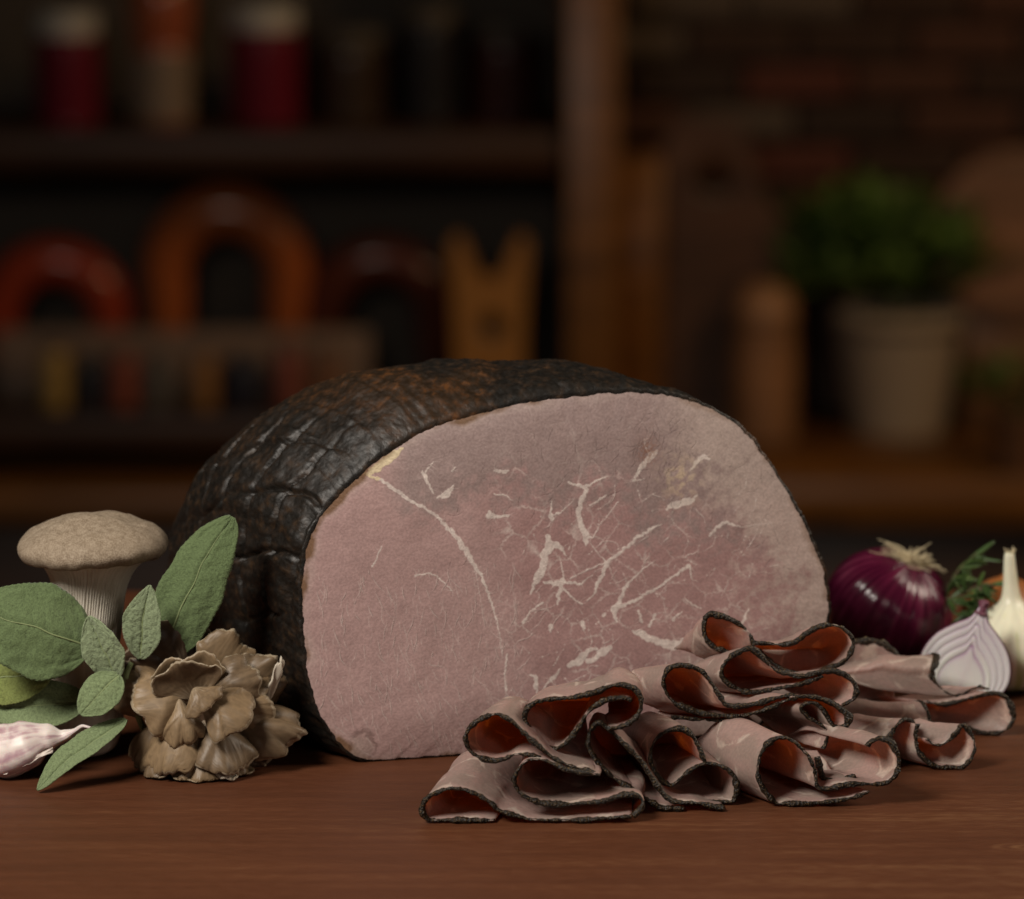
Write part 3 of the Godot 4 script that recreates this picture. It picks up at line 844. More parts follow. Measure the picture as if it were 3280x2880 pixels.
	relief(m, Image.create_from_data(tw, th, false, Image.FORMAT_L8, bump), 0.05)
	m.texture_repeat = false
	return m


# ---------------------------------------------------------------- the folded slices
func slices() -> void:
	var k := 0
	for d in SLICES:
		var rim := PackedVector3Array()
		for i in range(0, d.rim.size(), 3):
			rim.append(Vector3(d.rim[i], d.rim[i + 1], d.rim[i + 2]))
		var base := Vector3.ZERO
		var low := 1e9
		for p in rim:
			base += p / rim.size()
			low = minf(low, p.y)
		base.y = low
		var root := thing("meat_slice", d.label, "meat slice", base, "folded slices heaped before the roast")
		var long := 0.0
		for i in range(1, rim.size()):
			long += rim[i].distance_to(rim[i - 1])
		var n := clampi(int(long / 0.0012), 40, 220)
		var line := smooth_line(rim, n)
		var rows := []
		var nj := 16
		for j in nj:
			var row := PackedVector3Array()
			var t := float(j) / (nj - 1)
			for i in n:
				row.append(slice_point(line[i], base, d.end, t, k) - base)
			rows.append(row)
		part("meat", sheet(rows, 0.0012, Vector2(long / 0.11, Vector3(d.end[0], d.end[1], d.end[2]).length() / 0.11)), M.slice, root)
		# the black crust along the outer edge
		var nr := n * 2
		var fine := smooth_line(rim, nr)
		var ring := []
		for i in nr:
			var along := (fine[mini(i + 1, nr - 1)] - fine[maxi(i - 1, 0)]).normalized()
			var back := (slice_point(fine[i], base, d.end, 0.06, k) - fine[i]).normalized()
			var across := along.cross(back).normalized()
			var row := PackedVector3Array()
			for s in 9:
				var a := TAU * s / 9
				var p := fine[i] + back * 0.0004
				var r := 0.00100 * (1.0 + 0.7 * n1(p.x * 330 + s, p.y * 330 + k, p.z * 330 + s * 0.7) + 1.1 * n1(p.x * 75, p.y * 75, k))
				row.append(p + across * cos(a) * r + back * sin(a) * r * 1.25 - base)
			ring.append(row)
		part("crust_rim", surface(ring, true, true), M.rim, root)
		k += 1


func slice_point(p: Vector3, mid: Vector3, end: Array, t: float, k: int) -> Vector3:
	var e := t * t * (3.0 - 2.0 * t) * 0.35 + t * 0.65
	var q := Vector3(mid.x + (p.x - mid.x) * lerpf(1.0, end[3], e), p.y * lerpf(1.0, end[4], e), p.z)
	q += Vector3(end[0], end[1], end[2]) * e
	var sway := 0.0035 * smoothstep(0.0, 0.5, t)
	q += Vector3(n1(p.x * 30, p.y * 30, t * 1.3 + k * 3.0), n1(p.x * 30 + 9.0, p.y * 30, t * 1.3 + k * 3.0), 0) * sway
	# the fold closes up towards its far end
	var shut := smoothstep(0.5, 1.0, t)
	var low: float = mid.y * lerpf(1.0, end[4], e) + end[1] * e
	q.y = lerpf(q.y, low + (q.y - low) * 0.03 + 0.009, shut)
	q.x = lerpf(q.x, mid.x + end[0] * e + (q.x - mid.x - end[0] * e) * 0.8, shut)
	q.y = maxf(q.y, minf(p.y, 0.0012))
	return q


# ---------------------------------------------------------------- mushrooms
func king_mushroom() -> void:
	var at := Vector3(-0.1985, 0, -0.014)
	var root := thing("king_mushroom", "tall pale king oyster mushroom with a wide brown cap", "mushroom", at)
	var lean := func(y: float) -> Vector3: return Vector3(0.0068 * pow(y / 0.1, 1.3), 0, 0)
	# stem
	var streak := stretched(noise(FastNoiseLite.TYPE_SIMPLEX, 0.05, 4, 51), 512, 512, 512, 64)
	var m := mat(Color.WHITE, 0.6, 0.35)
	m.albedo_texture = ramp(blend(streak, M.fine, 0.4), [0.0, Color(0.50, 0.45, 0.36), 0.5, Color(0.62, 0.57, 0.48), 1.0, Color(0.72, 0.68, 0.59)])
	relief(m, streak, 0.02)
	m.subsurf_scatter_enabled = true
	m.subsurf_scatter_strength = 0.12
	var stem := PackedVector3Array([Vector3(0.002, 0.0008, 0), Vector3(0.011, 0.001, 0), Vector3(0.0165, 0.005, 0), Vector3(0.0185, 0.014, 0), Vector3(0.0185, 0.026, 0), Vector3(0.0165, 0.04, 0), Vector3(0.0155, 0.055, 0), Vector3(0.016, 0.068, 0)])
	part("stem", lathe(stem, 60, 72, func(r: float, y: float, a: float, _t: float) -> Vector3:
		var k := r * (1.0 + 0.07 * n1(cos(a) * 1.3, y * 30, sin(a) * 1.3))
		return Vector3(cos(a) * k, y, sin(a) * k) + lean.call(y), Vector2(2, 1)), m, root)
	# the fluted funnel of gills
	var gills := PackedVector3Array([Vector3(0.0145, 0.058, 0), Vector3(0.0160, 0.064, 0), Vector3(0.0166, 0.074, 0), Vector3(0.0178, 0.081, 0), Vector3(0.0205, 0.087, 0), Vector3(0.0245, 0.0915, 0), Vector3(0.029, 0.094, 0)])
	var gm: StandardMaterial3D = m.duplicate()
	gm.subsurf_scatter_enabled = false
	part("gills", lathe(gills, 40, 480, func(r: float, y: float, a: float, t: float) -> Vector3:
		var flute := pow(absf(sin(a * 40.0 + 1.5 * n1(cos(a) * 3, sin(a) * 3))), 0.6)
		var k := r - (1.0 - flute) * 0.0011 * smoothstep(0.08, 0.45, t + 0.15 * n1(cos(a) * 4, sin(a) * 4, 2.0))
		return Vector3(cos(a) * k, y, sin(a) * k) + lean.call(y), Vector2(2, 0.4)), gm, root)
	# cap
	var speck := grey(noise(FastNoiseLite.TYPE_SIMPLEX, 0.07, 4, 52), 512, 512)
	var cm := mat(Color.WHITE, 0.72, 0.3)
	cm.albedo_texture = ramp(blend(speck, M.fine, 0.45), [0.0, Color(0.12, 0.088, 0.06), 0.4, Color(0.215, 0.165, 0.115), 0.65, Color(0.29, 0.232, 0.17), 1.0, Color(0.38, 0.315, 0.24)])
	relief(cm, speck, 0.012)
	triplanar(cm, 22.0)
	var cap := PackedVector3Array([Vector3(0.024, 0.0940, 0), Vector3(0.0295, 0.0930, 0), Vector3(0.0325, 0.0938, 0), Vector3(0.0348, 0.0972, 0), Vector3(0.0342, 0.1005, 0), Vector3(0.0312, 0.1040, 0), Vector3(0.0250, 0.1075, 0), Vector3(0.0170, 0.1105, 0), Vector3(0.008, 0.1126, 0), Vector3(0.0004, 0.1131, 0)])
	part("cap", lathe(cap, 60, 96, func(r: float, y: float, a: float, t: float) -> Vector3:
		var k := r * (1.0 + 0.035 * n1(cos(a) * 1.1, sin(a) * 1.1, 3.0) + 0.012 * n1(cos(a) * 5, sin(a) * 5, t * 3))
		var tip := y + 0.0016 * n1(cos(a) * r * 45, sin(a) * r * 45, 8.0) + cos(a) * r * 0.018 + 0.0012 * n1(cos(a) * 2.5, sin(a) * 2.5, 6.0) * (1.0 - t)
		return Vector3(cos(a) * k, tip, sin(a) * k) + lean.call(y)), cm, root)


func frond(root: Node3D, base: Vector3, tip: Vector3, spread: float, facing: Vector3, cup: float, m: Material, seed_: float, thick := 0.0009) -> void:
	var l := tip - base
	var long := l.length()
	l = l.normalized()
	var side := facing.cross(l).normalized()
	var n := l.cross(side).normalized()
	var rows := []
	var nj := 20
	var ni := 30
	var wide := long * tan(spread) * 0.98
	for j in nj:
		var b := float(j) / (nj - 1) * 2.0 - 1.0
		var row := PackedVector3Array()
		for i in ni:
			var a := float(i) / (ni - 1) * 2.0 - 1.0
			# a square grid pressed into a rounded, spoon-like cap that narrows to its foot
			var x := a * sqrt(1.0 - b * b * 0.5)
			var y := b * sqrt(1.0 - a * a * 0.5)
			var t := y * 0.5 + 0.5
			var turn := atan2(x, y + 0.2)
			var frill := 1.0 + 0.11 * calm.get_noise_2d(turn * 1.5 + seed_ * 3.1, 1.0) * t + 0.035 * calm.get_noise_2d(turn * 6.0 + seed_, 5.0) * t
			var across := x * wide * lerpf(0.42, 1.0, smoothstep(-0.9, 0.25, y)) * frill
			var reach := long * t * frill
			var r2 := x * x * 0.8 + pow(maxf(t - 0.3, 0.0) / 0.7, 2.0) * 0.7
			var lift := -cup * r2 - 0.07 * pow(x * x + y * y, 4.0) * t + 0.10 * calm.get_noise_3d(x * 1.2, t * 1.3, seed_) * t
			lift += 0.03 * calm.get_noise_3d(turn * 2.2, 2.0, seed_ + 9.0) * (x * x + t * t) * t
			var q := base + l * reach + side * across + n * (lift * long)
			q.y = maxf(q.y, 0.001 + 0.0012 * absf(x))
			row.append(q)
		rows.append(row)
	part("frond", sheet(rows, thick, Vector2(1.0, 1.0)), m, root)


func maitake() -> void:
	var root := thing("maitake_mushroom", "brown ruffled cluster mushroom in front of the dark roast end", "mushroom")
	var mats := []
	for k in 4:
		var streak := stretched(noise(FastNoiseLite.TYPE_SIMPLEX, 0.05, 3, 60 + k), 256, 256, 256, 24)
		var base := grey(noise(FastNoiseLite.TYPE_SIMPLEX_SMOOTH, 0.012, 3, 70 + k), 256, 256)
		var c: Color = [Color(0.20, 0.135, 0.075), Color(0.155, 0.105, 0.061), Color(0.075, 0.043, 0.025), Color(0.25, 0.172, 0.097)][k]
		var m := mat(Color.WHITE, 0.46, 0.42)
		var sd := streak.get_data()
		var bd := base.get_data()
		var px := PackedByteArray()
		px.resize(256 * 256 * 3)
		for y in 256:
			var v := y / 255.0
			for x in 256:
				var u := absf(x / 127.5 - 1.0)
				var g := sd[y * 256 + x] / 255.0
				var q := bd[y * 256 + x] / 255.0
				var t := c * (0.76 + 0.22 * g + 0.5 * (q - 0.4))
				# pale flesh at the foot, worn pale rim
				t = t.lerp(Color(0.36, 0.29, 0.2), clampf(0.55 - v * 1.5 + 0.5 * (g - 0.5), 0.0, 0.5))
				t = t.lerp(c * 0.55, clampf((q - 0.58) * 3.0, 0.0, 0.6))
				if v > 0.955 + 0.03 * g or u > 0.955 + 0.03 * g:
					t = t.lerp(Color(0.42, 0.35, 0.25), 0.6)
				t = t.linear_to_srgb()
				for k3 in 3:
					px[(y * 256 + x) * 3 + k3] = int(clampf(t[k3], 0.0, 1.0) * 255.0)
		m.albedo_texture = ImageTexture.create_from_image(Image.create_from_data(256, 256, false, Image.FORMAT_RGB8, px))
		relief(m, streak, 0.008)
		m.backlight_enabled = true
		m.backlight = Color(0.30, 0.18, 0.09)
		mats.append(m)
	var pale := mat(lin(0.55, 0.49, 0.40), 0.6, 0.35)
	var heart := Vector3(-0.1426, 0.0295, 0.018)
	# core that carries the fronds
	var core := []
	for j in 14:
		var row := PackedVector3Array()
		var t := j / 13.0
		for i in 20:
			var a := TAU * i / 20
			var r := 0.0135 * sin(PI * clampf(t, 0.02, 0.98)) * (1.0 + 0.25 * n1(cos(a) * 2, sin(a) * 2, t * 4))
			row.append(heart + Vector3(cos(a) * r, lerpf(-0.028, 0.012, t), sin(a) * r - 0.004))
		core.append(row)
	part("core", surface(core, true, true), mats[2], root)
	# base, tip, half spread, facing, cup, material
	var f := [
		# back row
		[Vector3(-0.1478, 0.0408, 0.012), Vector3(-0.1722, 0.0591, 0.014), 0.62, Vector3(-0.3, 0.2, 0.9), 0.15, 2],
		[Vector3(-0.1472, 0.0386, 0.01), Vector3(-0.1553, 0.0599, 0.008), 0.62, Vector3(0.0, 0.1, 1.0), 0.1, 2],
		[Vector3(-0.1425, 0.0377, 0.006), Vector3(-0.1324, 0.0628, 0.004), 0.62, Vector3(0.2, 0.5, 0.85), -0.2, 1],
		[Vector3(-0.1388, 0.0366, 0.012), Vector3(-0.1228, 0.0604, 0.012), 0.5, Vector3(0.35, 0.2, 0.9), 0.12, 0],
		[Vector3(-0.1332, 0.0276, 0.01), Vector3(-0.1063, 0.0476, 0.012), 0.42, Vector3(0.6, 0.35, 0.7), 0.10, 1],
		[Vector3(-0.1511, 0.0328, 0.014), Vector3(-0.1774, 0.0482, 0.018), 0.45, Vector3(-0.6, 0.3, 0.7), 0.15, 2],
		# middle
		[Vector3(-0.144, 0.036, 0.02), Vector3(-0.1469, 0.0559, 0.022), 0.72, Vector3(0.0, 0.45, 0.9), -0.22, 0],
		[Vector3(-0.1419, 0.0357, 0.026), Vector3(-0.1493, 0.0562, 0.034), 0.66, Vector3(-0.25, 0.55, 0.85), -0.25, 1],
		[Vector3(-0.1437, 0.0378, 0.024), Vector3(-0.1657, 0.0424, 0.036), 0.60, Vector3(-0.3, 0.6, 0.8), 0.40, 3],
		[Vector3(-0.1401, 0.037, 0.028), Vector3(-0.1198, 0.0344, 0.038), 0.66, Vector3(0.3, 0.6, 0.75), 0.30, 0],
		[Vector3(-0.1374, 0.0368, 0.02), Vector3(-0.118, 0.0459, 0.026), 0.55, Vector3(0.35, 0.3, 0.9), 0.38, 1],
		[Vector3(-0.1429, 0.0427, 0.034), Vector3(-0.1359, 0.0377, 0.041), 0.8, Vector3(0.1, 0.5, 0.9), 0.38, 0],
		[Vector3(-0.1483, 0.0321, 0.018), Vector3(-0.1781, 0.0408, 0.026), 0.42, Vector3(-0.5, 0.2, 0.85), 0.38, 0],
		# lower
		[Vector3(-0.1499, 0.0367, 0.03), Vector3(-0.1466, 0.0222, 0.043), 0.5, Vector3(0.1, 0.4, 1.0), 0.48, 3],
		[Vector3(-0.1488, 0.0285, 0.024), Vector3(-0.1616, 0.0102, 0.042), 0.5, Vector3(-0.45, 0.6, 0.75), 0.34, 3],
		[Vector3(-0.1527, 0.029, 0.016), Vector3(-0.1741, 0.0105, 0.03), 0.45, Vector3(-0.7, 0.25, 0.7), 0.38, 0],
		[Vector3(-0.1554, 0.0243, 0.014), Vector3(-0.1698, 0.0013, 0.034), 0.28, Vector3(-0.85, 0.2, 0.5), 0.30, 1],
		[Vector3(-0.1398, 0.028, 0.022), Vector3(-0.1191, 0.0122, 0.04), 0.5, Vector3(0.4, 0.7, 0.7), 0.30, 1],
		[Vector3(-0.1424, 0.0254, 0.022), Vector3(-0.1402, 0.0011, 0.046), 0.4, Vector3(0.05, 0.6, 0.85), 0.30, 0],
		[Vector3(-0.137, 0.0282, 0.016), Vector3(-0.1123, 0.0357, 0.026), 0.5, Vector3(0.5, 0.4, 0.8), 0.38, 0],
		[Vector3(-0.1363, 0.0251, 0.014), Vector3(-0.0984, 0.0264, 0.026), 0.38, Vector3(0.35, 0.65, 0.75), 0.34, 1],
		[Vector3(-0.1395, 0.0214, 0.016), Vector3(-0.1211, 0.0027, 0.036), 0.4, Vector3(0.5, 0.3, 0.85), 0.38, 0],
		[Vector3(-0.1448, 0.0195, 0.012), Vector3(-0.152, -0.0023, 0.03), 0.4, Vector3(-0.2, 0.2, 1.0), 0.33, 2],
		[Vector3(-0.1373, 0.0187, 0.012), Vector3(-0.1096, 0.0122, 0.02), 0.42, Vector3(0.5, 0.3, 0.8), 0.33, 2],
	]
	for k in f.size():
		var a: Array = f[k]
		frond(root, a[0], a[1], a[2], a[3], a[4], mats[a[5]], k * 1.7)
	frond(root, Vector3(-0.1126, 0.0271, 0.008), Vector3(-0.1028, 0.0494, 0.016), 0.16, Vector3(0.9, 0.1, 0.45), 0.05, pale, 77.0)
	frond(root, Vector3(-0.1334, 0.0081, 0.024), Vector3(-0.1243, 0.0007, 0.038), 0.3, Vector3(0.7, 0.1, 0.7), 0.1, pale, 81.0)


# ---------------------------------------------------------------- sage
func leaf(root: Node3D, base: Vector3, tip: Vector3, width: float, facing: Vector3, bend: float, fold: float, m: Material, rib: Material, blunt: float, seed_: float) -> void:
	var l := tip - base
	var long := l.length()
	l = l.normalized()
	var side := facing.cross(l).normalized()
	var n := l.cross(side).normalized()
	var rows := []
	var mid := PackedVector3Array()
	var nj := 90
	var ni := 46
	for j in nj:
		var t := float(j) / (nj - 1)
		var w := width * 0.5 * pow(sin(PI * pow(clampf(t, 0.004, 0.996), 0.85)), blunt) * (1.0 + 0.05 * n1(t * 3.0, seed_))
		w *= 1.0 + 0.009 * sin(t * 150.0 + seed_)
		var row := PackedVector3Array()
		var spine := base + l * (t * long) + n * (bend * sin(PI * t) * long) + side * (0.05 * long * n1(t * 1.2, seed_, 6.0))
		mid.append(spine)
		for i in ni:
			var s := float(i) / (ni - 1) * 2.0 - 1.0
			var p := spine + side * (s * w) + n * (fold * absf(s) * w + 0.06 * width * n1(s * 1.5, t * 2.5, seed_) * absf(s))
			# side veins sunk, the pads between them raised
			var vein := absf(fposmod(t * 9.0 - absf(s) * 1.6, 1.0) - 0.5) * 2.0
			p += n * (0.00035 * (vein - 0.5) * (1.0 - absf(s)) + 0.00028 * n1(p.x * 420, p.y * 420, p.z * 420) - 0.0009 * exp(-s * s * 160.0))
			row.append(p)
		rows.append(row)
	var o := part("leaf", sheet(rows, 0.0007, Vector2(width / 0.02, long / 0.02)), m, root)
	var ribline := PackedVector3Array()
	for j in range(0, 84, 3):
		ribline.append(mid[j] - n * 0.0004)
	part("midrib", tube(ribline, func(t: float, _a: float) -> float: return lerpf(0.00055, 0.00015, t), 6), rib, o)


func sage() -> void:
	var root := thing("sage_sprig", "sprig of fuzzy green sage leaves around the king mushroom's stem", "herb sprig")
	var pads := noise(FastNoiseLite.TYPE_CELLULAR, 0.06, 1, 81)
	pads.cellular_return_type = FastNoiseLite.RETURN_DISTANCE
	var pad := grey(pads, 512, 512)
	var mats := []
	for c in [Color(0.098, 0.138, 0.058), Color(0.19, 0.235, 0.135), Color(0.155, 0.185, 0.055), Color(0.15, 0.195, 0.095)]:
		var m := mat(Color.WHITE, 0.75, 0.3)
		m.albedo_texture = ramp(blend(pad, M.fine, 0.5), [0.0, c * 1.5, 0.35, c * 1.15, 0.65, c * 0.85, 1.0, c * 0.5])
		relief(m, blend(pad, M.fine, 0.4), -0.03)
		m.heightmap_flip_texture = false
		m.rim_enabled = true
		m.rim = 0.35
		m.backlight_enabled = true
		m.backlight = Color(0.22, 0.30, 0.08)
		mats.append(m)
	var rib := mat(lin(0.20, 0.245, 0.11), 0.7)
	var knot := Vector3(-0.1746, 0.0423, 0.018)
	leaf(root, Vector3(-0.1895, 0.0589, 0.024), Vector3(-0.2418, 0.0779, 0.03), 0.045, Vector3(0.05, 0.45, 0.9), 0.10, -0.2, mats[0], rib, 0.62, 1.0)
	leaf(root, Vector3(-0.245, 0.0403, 0.01), Vector3(-0.2085, 0.0447, 0.014), 0.026, Vector3(0.0, 0.5, 0.85), 0.04, -0.1, mats[2], rib, 0.6, 2.0)
	leaf(root, Vector3(-0.1917, 0.0328, 0.014), Vector3(-0.2418, 0.0263, 0.012), 0.024, Vector3(0.0, 0.6, 0.8), 0.06, 0.12, mats[3], rib, 0.66, 3.0)
	leaf(root, Vector3(-0.1772, 0.0459, 0.026), Vector3(-0.1898, 0.0743, 0.026), 0.0190, Vector3(-0.25, 0.2, 0.95), 0.05, 0.22, mats[1], rib, 0.7, 4.0)
	leaf(root, Vector3(-0.1764, 0.0477, 0.03), Vector3(-0.1933, 0.032, 0.04), 0.0185, Vector3(-0.1, 0.45, 0.9), 0.06, -0.1, mats[3], rib, 0.55, 5.0)
	leaf(root, Vector3(-0.1679, 0.0524, 0.018), Vector3(-0.1633, 0.0875, 0.022), 0.0185, Vector3(-0.2, 0.15, 0.95), 0.05, 0.16, mats[1], rib, 0.72, 6.0)
	leaf(root, Vector3(-0.1614, 0.0505, 0.006), Vector3(-0.1265, 0.1166, 0.01), 0.0295, Vector3(-0.15, 0.3, 0.95), 0.07, -0.22, mats[0], rib, 0.5, 7.0)
	leaf(root, Vector3(-0.1736, 0.0279, 0.032), Vector3(-0.2118, 0.0017, 0.056), 0.0150, Vector3(-0.1, 0.85, 0.5), 0.05, 0.2, mats[3], rib, 0.6, 8.0)
	# stalk that carries them, behind the cluster mushroom
	var stalk := smooth_line(PackedVector3Array([Vector3(-0.1633, 0.0041, 0.002), Vector3(-0.1695, 0.0243, 0.014), knot, Vector3(-0.1722, 0.0503, 0.016)]), 24)
	part("stalk", tube(stalk, func(t: float, _a: float) -> float: return lerpf(0.0017, 0.0012, t), 8), rib, root)


# ---------------------------------------------------------------- garlic and onions
func garlic_clove() -> void:
	var root := thing("garlic_clove", "purple-streaked garlic clove with a curled dry tip, lower left", "garlic")
	var streak := stretched(noise(FastNoiseLite.TYPE_SIMPLEX, 0.02, 4, 91), 512, 512, 512, 30)
	var m := mat(Color.WHITE, 0.42, 0.5)
	m.albedo_texture = ramp(blend(streak, M.fine, 0.35), [0.0, Color(0.30, 0.14, 0.19), 0.34, Color(0.50, 0.36, 0.37), 0.5, Color(0.66, 0.56, 0.53), 1.0, Color(0.76, 0.70, 0.64)])
	relief(m, streak, 0.01)
	m.subsurf_scatter_enabled = true
	m.subsurf_scatter_strength = 0.08
	var line := smooth_line(PackedVector3Array([Vector3(-0.2471, 0.0086, 0.026), Vector3(-0.238, 0.0094, 0.026), Vector3(-0.2247, 0.012, 0.026), Vector3(-0.2123, 0.0171, 0.026), Vector3(-0.2032, 0.0184, 0.026), Vector3(-0.1972, 0.0214, 0.027), Vector3(-0.1938, 0.0237, 0.028), Vector3(-0.1903, 0.0236, 0.03), Vector3(-0.1865, 0.023, 0.031)]), 90)
	var rows := []
	var gauge := Curve.new()
	for k in [[0.0, 0.001], [0.1, 0.0075], [0.28, 0.0120], [0.45, 0.0108], [0.6, 0.0062], [0.72, 0.0026], [0.82, 0.0010], [0.92, 0.0006], [1.0, 0.0003]]:
		gauge.add_point(Vector2(k[0], k[1] * 80.0))
	for j in line.size():
		var t := float(j) / (line.size() - 1)
		var r := gauge.sample(t) / 80.0
		var along := (line[mini(j + 1, line.size() - 1)] - line[maxi(j - 1, 0)]).normalized()
		var side := along.cross(Vector3.UP).normalized()
		var up := side.cross(along)
		var row := PackedVector3Array()
		for i in 48:
			var a := TAU * i / 48
			var ridge := 1.0 + 0.10 * pow(absf(cos(a * 1.5 + 0.6)), 6.0) + 0.05 * n1(cos(a) * 2, sin(a) * 2, t * 4.0)
			row.append(line[j] + (side * cos(a) * 1.05 + up * sin(a) * 0.98) * r * ridge)
		rows.append(row)
	part("clove", surface(rows, true, true, PackedColorArray(), Vector2(1, 1)), m, root)
	# a torn flap of papery skin at its foot
	var flap := []
	for j in 10:
		var row := PackedVector3Array()
		for i in 16:
			var s := i / 15.0
			var t := j / 9.0
			var p: Vector3 = Vector3(-0.2286, 0.0062, 0.0365).lerp(Vector3(-0.2065, 0.0166, 0.034), s)
			p += Vector3(0.0, -0.0035 * t * (0.5 + 0.5 * n1(s * 5.0, 2.0)) - 0.001, 0.0012 * t + 0.0012 * n1(s * 6, t * 3))
			p.y = maxf(p.y, 0.0006)
			row.append(p)
		flap.append(row)
	var fm := mat(lin(0.62, 0.54, 0.48), 0.5)
	fm.backlight_enabled = true
	fm.backlight = Color(0.5, 0.45, 0.4)
	part("papery_skin", sheet(flap, 0.0003), fm, root)


func onions() -> void:
	# whole red onion, its root end up and towards the viewer
	var at := Vector3(0.1865, 0.0312, -0.178)
	var red := thing("red_onion", "whole shiny red onion with a dry root tuft on top", "onion", at)
	var streak := stretched(noise(FastNoiseLite.TYPE_SIMPLEX, 0.035, 4, 101), 1024, 512, 1024, 20)
	var om := mat(Color.WHITE, 0.2, 0.5)
	om.albedo_texture = ramp(blend(streak, stretched(noise(FastNoiseLite.TYPE_SIMPLEX_SMOOTH, 0.012, 3, 102), 1024, 512, 512, 256), 0.35), [0.0, Color(0.032, 0.002, 0.012), 0.4, Color(0.066, 0.005, 0.022), 0.65, Color(0.11, 0.011, 0.037), 1.0, Color(0.25, 0.05, 0.10)])
	relief(om, streak, 0.035)
	var prof := PackedVector3Array([Vector3(0.0006, -0.0305, 0), Vector3(0.010, -0.0285, 0), Vector3(0.0215, -0.021, 0), Vector3(0.0295, -0.0085, 0), Vector3(0.0312, 0.003, 0), Vector3(0.0275, 0.0155, 0), Vector3(0.019, 0.0243, 0), Vector3(0.009, 0.0285, 0), Vector3(0.0035, 0.0297, 0), Vector3(0.0008, 0.0300, 0)])
	var skin := part("skin", lathe(prof, 70, 160, func(r: float, y: float, a: float, t: float) -> Vector3:
		var k := r * 1.04 * (1.0 + 0.012 * sin(a * 13.0 + 1.5 * n1(cos(a), sin(a), 1.0)) * sin(PI * t) + 0.02 * n1(cos(a) * 1.5, sin(a) * 1.5, t))
		return Vector3(cos(a) * k, y, sin(a) * k), Vector2(1, 1)), om, red)
	var tilt := Basis(Vector3(0, 0, 1), -0.42) * Basis(Vector3(1, 0, 0), 0.28)
	skin.basis = tilt
	var rm := mat(lin(0.50, 0.42, 0.27), 0.75, 0.25)
	var crown := tilt * Vector3(0, 0.0292, 0)
	var cm := mat(lin(0.26, 0.17, 0.13), 0.7, 0.3)
	var disc := part("root_plate", lathe(PackedVector3Array([Vector3(0.0005, -0.002, 0), Vector3(0.006, -0.0015, 0), Vector3(0.0052, 0.001, 0), Vector3(0.0005, 0.0022, 0)]), 12, 24, func(r: float, y: float, a: float, t: float) -> Vector3:
		var k := r * (1.0 + 0.3 * n1(cos(a) * 2, sin(a) * 2, t * 2))
		return Vector3(cos(a) * k, y, sin(a) * k)), cm, red)
	disc.position = crown
	disc.basis = tilt
	for i in 84:
		var a := rng.randf() * TAU
		var out := Vector3(cos(a), rng.randf_range(0.0, 0.45), sin(a))
		if i < 14:
			out = Vector3(-1.0, rng.randf_range(0.05, 0.4), rng.randf_range(-0.4, 0.5))
		elif i < 30:
			out = Vector3(1.0, rng.randf_range(-0.6, 0.05), rng.randf_range(-0.1, 0.8))
		out = out.normalized()
		var long := rng.randf_range(0.007, 0.0145) if i >= 7 else rng.randf_range(0.016, 0.022)
		var p := PackedVector3Array([crown + tilt * Vector3(rng.randf_range(-0.004, 0.004), 0.0005, rng.randf_range(-0.004, 0.004))])
		var d := (out + Vector3.UP * 0.55).normalized()
		for k in 5:
			d = (d + out * 0.25 + Vector3(rng.randf_range(-0.35, 0.35), rng.randf_range(-0.35, 0.25), rng.randf_range(-0.35, 0.35))).normalized()
			var q := p[-1] + d * long / 5.0
			var off := q
			if off.length() < 0.0305:
				q = off.normalized() * 0.0308
			p.append(q)
		part("root", tube(smooth_line(p, 12), func(t: float, _a: float) -> float: return lerpf(0.00042, 0.00018, t), 5), rm, red)
	# halved red onion, cut side to the viewer
	half_onion()
	# smooth white bulb with a tall neck
	var bulb := thing("white_bulb", "smooth white bulb with tall neck and greenish base, right edge", "bulb", Vector3(0.2440, 0.0, -0.142))
	var bs := stretched(noise(FastNoiseLite.TYPE_SIMPLEX, 0.03, 3, 111), 512, 512, 512, 20).get_data()
	var bt := PackedByteArray()
	bt.resize(512 * 512 * 3)
	for y in 512:
		for x in 512:
			var s := bs[y * 512 + x] / 255.0 - 0.5
			# green dye runs up from the base in streaks of uneven length
			var green := clampf((205.0 - y + s * 330.0) / 130.0, 0.0, 1.0)
			var c := Color(0.71, 0.69, 0.53).lerp(Color(0.36, 0.42, 0.13), green * 0.8) * (1.0 + s * 0.22)
			c = c.linear_to_srgb()
			for k in 3:
				bt[(y * 512 + x) * 3 + k] = int(clampf(c[k], 0, 1) * 255)
	var bm := mat(Color.WHITE, 0.36, 0.5)
	bm.albedo_texture = ImageTexture.create_from_image(Image.create_from_data(512, 512, false, Image.FORMAT_RGB8, bt))
	bm.subsurf_scatter_enabled = true
	bm.subsurf_scatter_strength = 0.1
	part("bulb_body", lathe(PackedVector3Array([Vector3(0.001, 0.0006, 0), Vector3(0.008, 0.0008, 0), Vector3(0.0165, 0.005, 0), Vector3(0.0225, 0.014, 0), Vector3(0.0232, 0.022, 0), Vector3(0.0195, 0.031, 0), Vector3(0.0118, 0.0385, 0), Vector3(0.0058, 0.044, 0), Vector3(0.0039, 0.051, 0), Vector3(0.0031, 0.060, 0), Vector3(0.0024, 0.0675, 0), Vector3(0.0012, 0.0685, 0)]), 80, 72, func(r: float, y: float, a: float, _t: float) -> Vector3:
		var k := r * lerpf(1.14, 1.0, smoothstep(0.03, 0.045, y)) * (1.0 + 0.015 * n1(cos(a) * 1.5, y * 40, sin(a) * 1.5))
		return Vector3(cos(a) * k - 0.0015 * smoothstep(0.04, 0.07, y), y, sin(a) * k)), bm, bulb)
